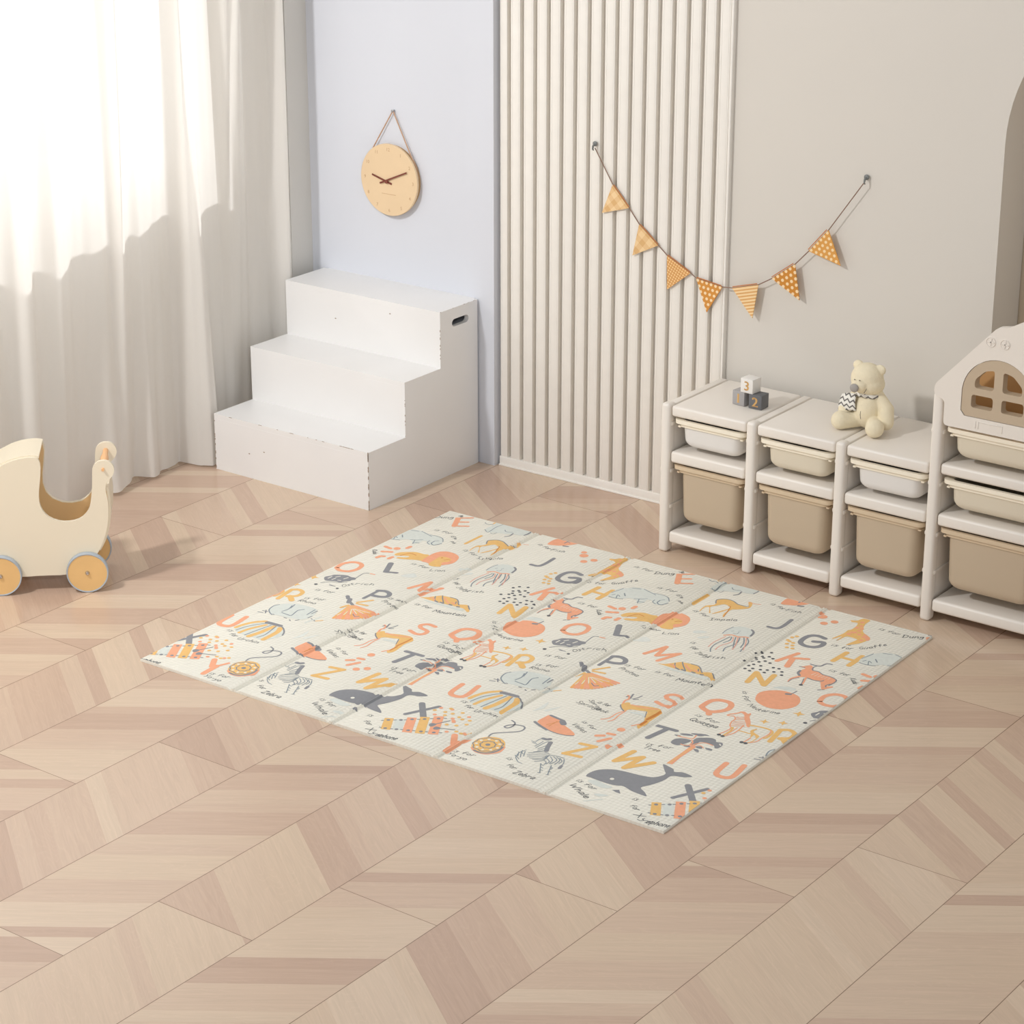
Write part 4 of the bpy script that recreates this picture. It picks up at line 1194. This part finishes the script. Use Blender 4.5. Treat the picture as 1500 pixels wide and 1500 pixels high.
# chevron scarf
ms, nt, bs = new_mat('chevron_scarf'); bs.inputs['Roughness'].default_value = .9
mn = lambda *a: math_node(nt, *a)
geo = nt.nodes.new('ShaderNodeTexCoord'); sp = nt.nodes.new('ShaderNodeSeparateXYZ'); nt.links.new(geo.outputs['Object'], sp.inputs[0])
tri = mn('ABSOLUTE', mn('SUBTRACT', mn('FRACT', mn('MULTIPLY', mn('ADD', sp.outputs[0], 5), 46)), .5))
v_ = mn('FRACT', mn('ADD', mn('MULTIPLY', mn('ADD', sp.outputs[2], 5), 62), mn('MULTIPLY', tri, 1.1)))
nt.links.new(mix_col(nt, mn('GREATER_THAN', v_, .66), lin((240, 236, 228)), lin((112, 108, 104))), bs.inputs['Base Color'])
bm = BM()
ring = []
for k in range(25):
    a = k * 2 * PI / 24; ring.append((1.5375 + .036 * math.cos(a), -.174 + .036 * math.sin(a), bz + .110 + .002 * math.sin(3 * a)))
tube(bm, ring, .0068, 8, caps=False)
sc = obj('scarf', bm, ms, br, M=Tt)
bm = BM(); NX_, NZ_ = 8, 8; G = []
for i in range(NX_ + 1):
    for j in range(NZ_ + 1):
        s, t = i / NX_, j / NZ_
        x = 1.514 - .056 * s - .004 * t + .012 * t * (1 - s); z = bz + .114 - .014 * s * s - .052 * t - .004 * s * t
        y = -.213 - .008 * math.sin(PI * t) + .012 * s * s - .012 * t
        G.append(bm.verts.new((x, y, z)))
for i in range(NX_):
    for j in range(NZ_):
        f = bm.faces.new([G[i * (NZ_ + 1) + j], G[(i + 1) * (NZ_ + 1) + j], G[(i + 1) * (NZ_ + 1) + j + 1], G[i * (NZ_ + 1) + j + 1]]); f.smooth = True
so = obj('scarf_end', bm, ms, sc)
sd = so.modifiers.new('thick', 'SOLIDIFY'); sd.thickness = .003

# ---------------------------------------------------------------- toy pram
m_ply = mat('cream_painted_wood', (223, 211, 188), .5, .01, 6, .04)
m_tan = mat('tan_inside', (222, 184, 132), .55, .03, 10)
m_wheel = mat('birch_wheel', (222, 180, 120), .5, .04, 14, .05)
m_tyre = mat('grey_blue_rubber', (168, 176, 184), .6)
m_dowel = mat('beech_dowel', (228, 176, 126), .45, .03, 20)
m_metal = mat('hub_steel', (190, 186, 182), .25, metal=.9)
pr = thing('toy_pram', 'cream wooden toy doll pram with grey-rimmed wheels in front of the curtain', 'toy pram', (-.3173, -1.7116, 0), math.radians(42.86))
side = [(-.243, .415), (-.22, .4265), (-.186, .437), (-.152, .4405), (-.134, .438), (-.1245, .428), (-.122, .404), (-.127, .36), (-.132, .328), (-.133, .296), (-.125, .268), (-.107, .245), (-.078, .231), (-.048, .228), (-.018, .234), (.004, .25), (.018, .273), (.025, .306), (.030, .346), (.0325, .385), (.036, .404), (.050, .419), (.068, .423), (.086, .418), (.097, .404), (.099, .388), (.093, .372), (.078, .356), (.071, .342), (.070, .322), (.074, .295), (.0745, .262), (.071, .223), (.064, .191), (.053, .159), (.038, .128), (.020, .104), (-.02, .074), (-.061, .054), (-.11, .053), (-.157, .053), (-.20, .052), (-.26, .062), (-.31, .09), (-.35, .14), (-.375, .20), (-.378, .26), (-.355, .32), (-.315, .37), (-.28, .397)]
sidec = catmull(side, True, 2)
for y0, y1 in ((.024, .036), (.196, .208)):
    bm = BM(); plate(bm, sidec, y0, y1); obj('side_panel', bm, m_ply, pr)
# hood: bent board between the sides, following the arc
def strip(bm, pts, y0, y1, th, mi=0):
    pts = [Vector(p) for p in pts]; o1, o2 = [], []
    for i, p in enumerate(pts):
        t = (pts[min(i + 1, len(pts) - 1)] - pts[max(i - 1, 0)]).normalized(); n = Vector((-t.y, t.x)); o1.append(tuple(p + n * th)); o2.append(tuple(p))
    plate(bm, o1 + o2[::-1], y0, y1, mi=mi)
bm = BM(); strip(bm, catmull([(-.126, .4335), (-.152, .4365), (-.186, .433), (-.22, .4225), (-.243, .411), (-.28, .393), (-.315, .366), (-.353, .317), (-.374, .26), (-.371, .205), (-.346, .142)], False, 3), .036, .196, -.008)
obj('hood', bm, m_ply, pr)
bm = BM(); strip(bm, catmull([(.071, .330), (.074, .295), (.0745, .262), (.071, .223), (.064, .191), (.053, .159), (.036, .128)], False, 3), .036, .196, .007)
obj('back_board', bm, m_ply, pr)
bm = BM(); sheet_ = [(-.372, .26), (-.30, .375), (-.15, .432), (-.128, .425), (-.124, .404), (-.129, .36), (-.134, .328), (-.135, .296), (-.127, .266), (-.108, .243), (-.078, .229), (-.048, .226), (-.018, .231), (.004, .247), (.016, .262), (.068, .262), (.066, .223), (.060, .191), (.050, .16), (.036, .130), (-.346, .130), (-.372, .20)]
plate(bm, sheet_, .1948, .196); obj('tan_sheet', bm, m_tan, pr)  # thin tan sheet added over the far side's inner face
bm = BM(); box(bm, -.345, .036, .036, .196, .118, .128, .002); obj('floor_board', bm, m_tan, pr)
bm = BM(); dz, du = .396, .066
rs = [.0045, .0045, .0085, .0085, .009, .012, .013, .012, .009, .0085, .0085, .0045, .0045]
ys = [.014, .036, .0361, .06, .075, .098, .116, .134, .157, .172, .1959, .196, .218]
tube(bm, [(du, y, dz) for y in ys], rs, 16); obj('handle', bm, m_dowel, pr)
for wy_, s in ((0.0, 1), (.212, -1)):
    for wu in (0, -.2645):
        bm = BM(); MW = Matrix.Translation((wu, wy_ + .022, .0645)) @ Mr
        lathe(bm, [(0, 0), (.0605, 0), (.0605, .020), (0, .020)], MW, 56)
        wh = obj('wheel', bm, m_wheel, pr)
        bm = BM(); lathe(bm, [(.0600, -.0005), (.0630, -.001), (.0645, .002), (.0645, .019), (.0630, .0225), (.0600, .0215), (.0600, -.0005)], MW, 64); obj('tyre', bm, m_tyre, wh)
        bm = BM(); hh = .020 if s > 0 else 0
        lathe(bm, [(0, hh + .008), (.004, hh + .007), (.0066, hh + .003), (.0072, hh)] if s > 0 else [(0, -.008), (.004, -.007), (.0066, -.003), (.0072, 0)], MW, 24); obj('hub_bolt', bm, m_metal, wh)
for wu in (0, -.2645):
    bm = BM(); tube(bm, [(wu, .01, .0645), (wu, .225, .0645)], .004, 12); obj('axle', bm, m_metal, pr)

# ---------------------------------------------------------------- play mat
def mat_cream():
    m, nt, bs = new_mat('cream_xpe_foam'); bs.inputs['Roughness'].default_value = .5
    bs.inputs['Base Color'].default_value = lin((243, 238, 222))
    tc = nt.nodes.new('ShaderNodeTexCoord'); sp = nt.nodes.new('ShaderNodeSeparateXYZ'); nt.links.new(tc.outputs['Object'], sp.inputs[0])
    mn = lambda *a: math_node(nt, *a)
    w1 = mn('SINE', mn('MULTIPLY', sp.outputs[0], 2 * PI / .013)); w2 = mn('SINE', mn('MULTIPLY', sp.outputs[1], 2 * PI / .013))
    b = nt.nodes.new('ShaderNodeBump'); b.inputs['Strength'].default_value = .65; b.inputs['Distance'].default_value = .0011
    nt.links.new(mn('MULTIPLY', mn('ADD', w1, w2), .5), b.inputs['Height']); nt.links.new(b.outputs['Normal'], bs.inputs['Normal'])
    nz = nt.nodes.new('ShaderNodeTexNoise'); nz.inputs['Scale'].default_value = 3; nt.links.new(tc.outputs['Object'], nz.inputs['Vector'])
    nt.links.new(mix_col(nt, nz.outputs['Fac'], lin((233, 229, 216)), lin((237, 233, 221))), bs.inputs['Base Color'])
    return m
PC = {'c': (241, 170, 134), 'y': (236, 190, 118), 'g': (140, 141, 145), 'k': (90, 93, 97), 'b': (217, 221, 214), 'n': (136, 146, 153), 'w': (235, 231, 218), 'd': (232, 168, 150), 'o': (214, 140, 70), 'f': (224, 226, 219), 'o2': (240, 176, 110)}
keys = list(PC); PM = [mat_cream()] + [mat('print_' + k, PC[k], .6, .04, 90) for k in keys]
# colour of the print where the pattern names a colour
names = {'c': 'coral', 'y': 'amber', 'g': 'grey', 'k': 'charcoal', 'b': 'pale_blue', 'n': 'blue_grey', 'w': 'cream', 'd': 'pink', 'o': 'ochre', 'f': 'faint_blue', 'o2': 'apricot'}
for k, m_ in zip(keys, PM[1:]): m_.name = 'print_' + names[k]
TH = .0085
CR = [.360, .719, 1.078, 1.434]; PROF = [(-.022, 0), (-.015, -.004), (-.010, -.004), (-.005, .0012), (0, -.001), (.005, .0012), (.010, -.004), (.015, -.004), (.022, 0)]
MW_, MH_ = 1.794, 1.489
def hz(u):
    for c_ in CR:
        d = u - c_
        if abs(d) < .0221:
            for (a, ha), (b, hb) in zip(PROF, PROF[1:]):
                if a <= d <= b + 1e-6: return ha + (hb - ha) * (d - a) / (b - a)
    return 0
PERIOD, DV = .863, .010
GL = {'i': '1,6 .6,0/1.4,8 1.5,8.5', 's': '3.6,5.4 2,6 .9,4.9 3,2.4 2.2,.3 0,.5', 'f': '4.4,9 3,9.6 2.2,8 1.4,0/0,5.2 4,5.6', 'o': '2.4,6 .6,4.5 .4,1.6 1.8,0 3.6,1 4,4.4 2.4,6', 'r': '.8,6 .3,0/.5,3.4 2,5.6 4,5.7',
'T': '0,9.4 6,10/3.2,9.8 2.4,0', 'e': '.5,3.2 3.6,3.6 3,5.9 1.2,5.4 .3,2.4 1.6,.1 3.8,1', 'Q': '3,10 .6,8 .4,2.4 2.8,0 5.6,2 5.8,7.6 3,10/3.4,2.6 6,-1', 'u': '.6,6 .4,1.4 1.8,.1 3.6,2/4,6 3.8,0', 'a': '3.8,5.6 1.6,6 .4,2.4 1.4,.2 3.4,2.4/4,6 4,0',
'g': '3.8,5.4 1.8,6 .5,3.6 1.8,1.8 3.6,3.6/4,6 3.8,-2.4 1.4,-3 .2,-2', 'K': '1,10 .4,0/5.4,9.8 .8,4.8 5.4,0', 'D': '.8,10 .4,0/-.4,9.6 3.6,9.4 5.6,5.6 3.6,.8 -.2,0', 'd': '3.6,5.4 1.6,6 .4,2.4 1.6,.1 3.6,2.4/4.2,10 3.8,0', 'h': '.8,10 .3,0/.5,3.6 2.6,6 3.8,4.4 3.8,0',
'B': '.8,10 .4,0/0,9.8 3.8,9 3.4,5.8 .8,5.4 4.4,4 3.8,.6 0,0', 'E': '5,10 .8,9.8 .4,0 4.8,.2/.6,5.2 4,5.4', 'p': '.8,6 .2,-3/.6,4 2.6,6 4.2,4 3,.6 .5,1', 'I': '0,10 4,10/2,10 2,0/0,0 4,0', 'm': '.6,6 .3,0/.4,3.6 2,6 3,4.4 2.8,0/2.9,3.6 4.6,6 5.6,4.4 5.4,0', 'l': '.9,10 .5,0',
'J': '1,10 5,10/3.6,10 3.2,2 1.6,0 0,1.4', 'y': '.6,6 1,2.6 2.8,2.2/4.2,6 2.6,-2.4 .4,-3', 'F': '5.2,10 .8,9.8 .3,0/.6,5.2 4,5.4', 'P': '.8,10 .3,0/.4,9.8 4.4,9.2 4.6,5.8 .8,4.8', 'S': '5,8.6 3,10 .8,8 4.6,3.2 3,.2 0,1', 'b': '.9,10 .4,0 3.2,.4 4,3.8 2.4,5.6 .6,3.6', 'k': '.9,10 .4,0/4,6 .8,3 4.2,0',
'V': '0,10 2.4,0 5.6,10', 'Y': '0,10 2.6,5/5.4,10 1.6,0', '-': '.4,4 3.4,4.4', 'Z': '.4,9.6 5.6,10 .2,.2 5.6,.4', 'W': '0,10 1.6,0 3.6,7 5.4,0 7.6,10', 'M': '0,0 1.2,10 3.6,4 6.2,10 7,0', 'R': '.8,10 .3,0/.4,9.8 4.4,9 4.4,5.8 .8,5 5,0', 'U': '.8,10 .6,2 2.6,0 4.6,2 5,10', 'O': '3,10 .6,8 .4,2.4 2.8,0 5.6,2 5.8,7.6 3,10',
'X': '.4,10 5.2,0/5.4,10 0,0', 'c': '3.8,5 2,6 .4,3.4 1.4,.2 3.8,.8', 'n': '.6,6 .3,0/.4,3.6 2.6,6 3.8,4.4 3.8,0', 't': '2,9 1.6,1 3.6,.2/0,6 4,6.2', 'N': '.2,0 .8,10 5,0 5.6,10', 'L': '.8,10 .4,0 5,.3', 'G': '5.2,8.6 3,10 .5,6 2.4,0 5.2,1.6 5.2,4.8 3,4.8', 'H': '.8,10 .4,0/5.2,10 4.8,0/.6,5 5,5.2', ' ': ''}
def glyph_strokes(s):
    x = 0; o = []
    for ch_ in s:
        st_ = [[tuple(map(float, q.split(','))) for q in k.split()] for k in GL[ch_].split('/')] if GL[ch_] else []
        o += [[(a + x, b) for a, b in k] for k in st_]
        x += (max(a for k in st_ for a, b in k) if st_ else 2.4) + 1.5
    return o, x - 1.5
bm = BM()
LEV = []
def zl(pts, w=0):
    """print layers: each new mark lies one ink layer above whatever it overlaps"""
    x0, x1 = min(p[0] for p in pts) - w, max(p[0] for p in pts) + w; y0, y1 = min(p[1] for p in pts) - w, max(p[1] for p in pts) + w
    l = 0
    for a in LEV:
        if a[0] < x1 and a[1] > x0 and a[2] < y1 and a[3] > y0 and a[4] >= l: l = a[4] + 1
    LEV.append((x0, x1, y0, y1, l)); return l * 1.6e-5
def add_poly(pts, mi):
    if len(pts) < 3: return
    z = zl(pts)
    tris = tessellate_polygon([[Vector((p[0], p[1], 0)) for p in pts]])
    V = [bm.verts.new((p[0], p[1], z)) for p in pts]
    for t in tris:
        try: f = bm.faces.new([V[i] for i in t]); f.material_index = mi
        except ValueError: pass
def add_line(pts, w, mi):
    """brush stroke with round ends; split at sharp corners so no stroke overlaps itself"""
    P_ = []
    for p in pts:
        p = Vector(p[:2])
        if not P_ or (p - P_[-1]).length > w * .12 + 1e-5: P_.append(p)
    if len(P_) < 2: P_.append(P_[0] + Vector((w * .1, 0)))
    runs = [[P_[0]]]
    for i in range(1, len(P_)):
        runs[-1].append(P_[i])
        if i < len(P_) - 1 and (P_[i] - P_[i - 1]).angle(P_[i + 1] - P_[i]) > .8: runs.append([P_[i]])
    r = w / 2; nc = 5 if w > .008 else 3
    for q in runs:
        z = zl(q, r); n = len(q); Lf, Rt = [], []
        for i, p in enumerate(q):
            d1 = (q[i] - q[i - 1]).normalized() if i else (q[1] - q[0]).normalized(); d2 = (q[i + 1] - q[i]).normalized() if i < n - 1 else d1
            d = (d1 + d2).normalized(); k = r / max(.5, d.dot(d1)); nn = Vector((-d.y, d.x)) * k
            Lf.append(bm.verts.new((*(p + nn), z))); Rt.append(bm.verts.new((*(p - nn), z)))
        for i in range(n - 1):
            try: bm.faces.new([Rt[i], Rt[i + 1], Lf[i + 1], Lf[i]]).material_index = mi
            except ValueError: pass
        if len(runs) == 1 and n > 6 and (q[0] - q[-1]).length < w * .6:
            try: bm.faces.new([Lf[-1], Rt[-1], Rt[0], Lf[0]]).material_index = mi
            except ValueError: pass
            continue
        for e, dd, A_, B_ in ((q[0], q[0] - q[1], Lf[0], Rt[0]), (q[-1], q[-1] - q[-2], Rt[-1], Lf[-1])):
            a0 = math.atan2(A_.co.y - e.y, A_.co.x - e.x)
            V = [A_] + [bm.verts.new((e.x + r * math.cos(a0 + k * PI / (nc + 1)), e.y + r * math.sin(a0 + k * PI / (nc + 1)), z)) for k in range(1, nc + 1)] + [B_]
            try: bm.faces.new(V).material_index = mi
            except ValueError: pass
def draw(kd, mi, w, pts, extra, du, dv):
    P_ = [(x / 1000 + du, y / 1000 + dv) for x, y in pts]; w /= 1000
    if max(p[0] for p in P_) < -.05 or min(p[0] for p in P_) > MW_ + .05: return
    if kd == 'L': add_line(P_, w, mi)
    elif kd == 'S': add_line(catmull(P_, False, 4), w, mi)
    elif kd == 'P': add_poly(P_, mi)
    elif kd == 'Q': add_poly(catmull(P_, True, 3), mi)
    elif kd == 'E': c_ = P_[0]; add_poly([(c_[0] + w * math.cos(k * PI / 6), c_[1] + w * math.sin(k * PI / 6)) for k in range(12)] if w < .02 else [], mi)
    elif kd == '*': c_ = P_[0]; add_poly([(c_[0] + (w if k % 2 == 0 else w * .38) * math.cos(k * PI / 4 + .3), c_[1] + (w if k % 2 == 0 else w * .38) * math.sin(k * PI / 4 + .3)) for k in range(8)], mi)
    elif kd == 'R': c_ = P_[0]; r = float(extra); add_line([(c_[0] + r * (1 + .06 * math.cos(9 * a)) * math.cos(a), c_[1] + r * (1 + .06 * math.cos(9 * a)) * math.sin(a)) for a in [k * PI / 27 for k in range(55)]], w, mi)
    elif kd == 'A': c_ = P_[0]; r, a = map(float, extra.split()); a = math.radians(a); add_poly([(c_[0] + r * math.cos(a) + w * math.cos(k * PI / 4), c_[1] + r * math.sin(a) + w * math.sin(k * PI / 4)) for k in range(8)], mi)
    elif kd == 'T':
        a, b = Vector(P_[0]), Vector(P_[1]); d = b - a; L_ = d.length; d.normalize(); n_ = Vector((-d.y, d.x))
        st_, wd = glyph_strokes(extra); kx = L_ / wd; ky = w * .62 / 10
        for k in st_: add_line([tuple(a + d * (x * kx + y * ky * .25) + n_ * (y * ky)) for x, y in (catmull(k, False, 2) if len(k) > 3 else k)], .0024 if w > .028 else .0019, mi)
for sh in (-1, 0, 1):
    for ln in PRINT.strip().split('\n'):
        q = ln.split('|'); pts = [tuple(map(float, s.split(','))) for s in q[3].split()]
        draw(q[0], keys.index(q[1]) + 1, float(q[2]), pts, q[4] if len(q) > 4 else '', sh * PERIOD, sh * DV)
def cut(bm, co, no, **k):
    bmesh.ops.bisect_plane(bm, geom=bm.verts[:] + bm.edges[:] + bm.faces[:], plane_co=co, plane_no=no, dist=1e-7, **k)
cut(bm, (.0015, 0, 0), (-1, 0, 0), clear_outer=True); cut(bm, (MW_ - .0015, 0, 0), (1, 0, 0), clear_outer=True)
cut(bm, (0, .0015, 0), (0, -1, 0), clear_outer=True); cut(bm, (0, MH_ - .0015, 0), (0, 1, 0), clear_outer=True)
for c_ in CR:
    for d, _ in PROF: cut(bm, (c_ + d, 0, 0), (1, 0, 0))
printed = bm
pm = thing('play_mat', 'cream folding foam play mat printed with orange and grey alphabet letters and animals', 'play mat', (.178, -1.985, 0), math.atan2(.032, 1.794))
edges = [0] + CR + [MW_]
for i in range(5):
    a, b = edges[i], edges[i + 1]; bm = BM()
    us = [a] + [c_ + d for c_ in CR for d, _ in PROF if a < c_ + d < b and abs(c_ + d - a) > 1e-4 and abs(c_ + d - b) > 1e-4] + [b]
    us = sorted(us); ga = .0006 if i else 0; gb = .0006 if i < 4 else 0
    prof_ = [(max(a + ga, min(b - gb, u)), TH + hz(u)) for u in us]
    if i == 0: prof_ = [(0, .005), (.0012, TH - .001), (.004, TH)] + prof_[1:]
    if i == 4: prof_ = prof_[:-1] + [(b - .004, TH), (b - .0012, TH - .001), (b, .005)]
    out_ = [(b - gb, 0.0003)] + prof_[::-1] + [(a + ga, .0003)]
    plate(bm, out_, 0, MH_)
    bmesh.ops.recalc_face_normals(bm, faces=bm.faces)
    # this panel's share of the print
    vm_ = {}
    for f in printed.faces:
        cx = sum(v.co.x for v in f.verts) / len(f.verts)
        if a <= cx < b:
            V = []
            for v in f.verts:
                if v not in vm_: vm_[v] = bm.verts.new((v.co.x, v.co.y, TH + hz(v.co.x) + .0003 + v.co.z))
                V.append(vm_[v])
            try: nf = bm.faces.new(V)
            except ValueError: continue
            nf.material_index = f.material_index; nf.normal_update()
            if nf.normal.z < 0: nf.normal_flip()
    obj('panel', bm, PM, pm, recalc=False)
printed.free()

# ---------------------------------------------------------------- light
w = bpy.data.worlds.new('World'); SC.world = w; w.use_nodes = True
nt = w.node_tree; bg = nt.nodes['Background']
tc = nt.nodes.new('ShaderNodeTexCoord'); sp = nt.nodes.new('ShaderNodeSeparateXYZ'); nt.links.new(tc.outputs['Generated'], sp.inputs[0])
mr = nt.nodes.new('ShaderNodeMapRange'); nt.links.new(sp.outputs[2], mr.inputs[0])       # the bright studio round about, a little dimmer overhead
mr.inputs[1].default_value = .0; mr.inputs[2].default_value = 1.0; mr.inputs[3].default_value = .90; mr.inputs[4].default_value = .52
nt.links.new(mr.outputs[0], bg.inputs[1]); bg.inputs[0].default_value = (.945, .975, 1.0, 1)
def sun(name, d, e, ang_, col=(1, 1, 1)):
    l = bpy.data.lights.new(name, 'SUN'); l.energy = e; l.angle = math.radians(ang_); l.color = col
    o_ = bpy.data.objects.new(name, l); COL.objects.link(o_); o_.rotation_euler = Vector(d).to_track_quat('-Z', 'Y').to_euler(); o_.location = (0, -4, 4); return o_
kl = bpy.data.lights.new('studio_key_light', 'AREA'); kl.shape = 'DISK'; kl.size = .36; kl.energy = 110; kl.color = (1, .998, .992)
ko = bpy.data.objects.new('studio_key_light', kl); COL.objects.link(ko); ko.location = (-.62, -4.0, 3.5); ko.rotation_euler = (Vector((.9, -1, 0)) - Vector(ko.location)).to_track_quat('-Z', 'Y').to_euler()
sun('daylight_through_window', (1, .6, -.78), 4.4, 1.2, (1, 1, 1))
sk = bpy.data.lights.new('sky_glow_outside', 'AREA'); sk.shape = 'RECTANGLE'; sk.size = 2.6; sk.size_y = 1.7; sk.energy = 45; sk.color = (.98, .99, 1)
so_ = bpy.data.objects.new('sky_glow_outside', sk); COL.objects.link(so_); so_.location = (-2.1, -1.7, 2.0); so_.rotation_euler = Vector((1, 0, -.15)).to_track_quat('-Z', 'Y').to_euler()
SC.view_settings.view_transform = 'Standard'; SC.view_settings.look = 'None'; SC.view_settings.gamma = 1; SC.view_settings.use_curve_mapping = False
sp_ = bpy.data.lights.new('curtain_fill_spot', 'SPOT'); sp_.energy = 520; sp_.spot_size = math.radians(28); sp_.spot_blend = .7; sp_.shadow_soft_size = .35  # added fill lamp, aimed to brighten the lower curtain
so2 = bpy.data.objects.new('curtain_fill_spot', sp_); COL.objects.link(so2); so2.location = (4.2, -5.2, 3.1); so2.rotation_euler = (Vector((-.95, -1.25, .85)) - Vector((4.2, -5.2, 3.1))).to_track_quat('-Z', 'Y').to_euler()
SC.view_settings.exposure = -.2
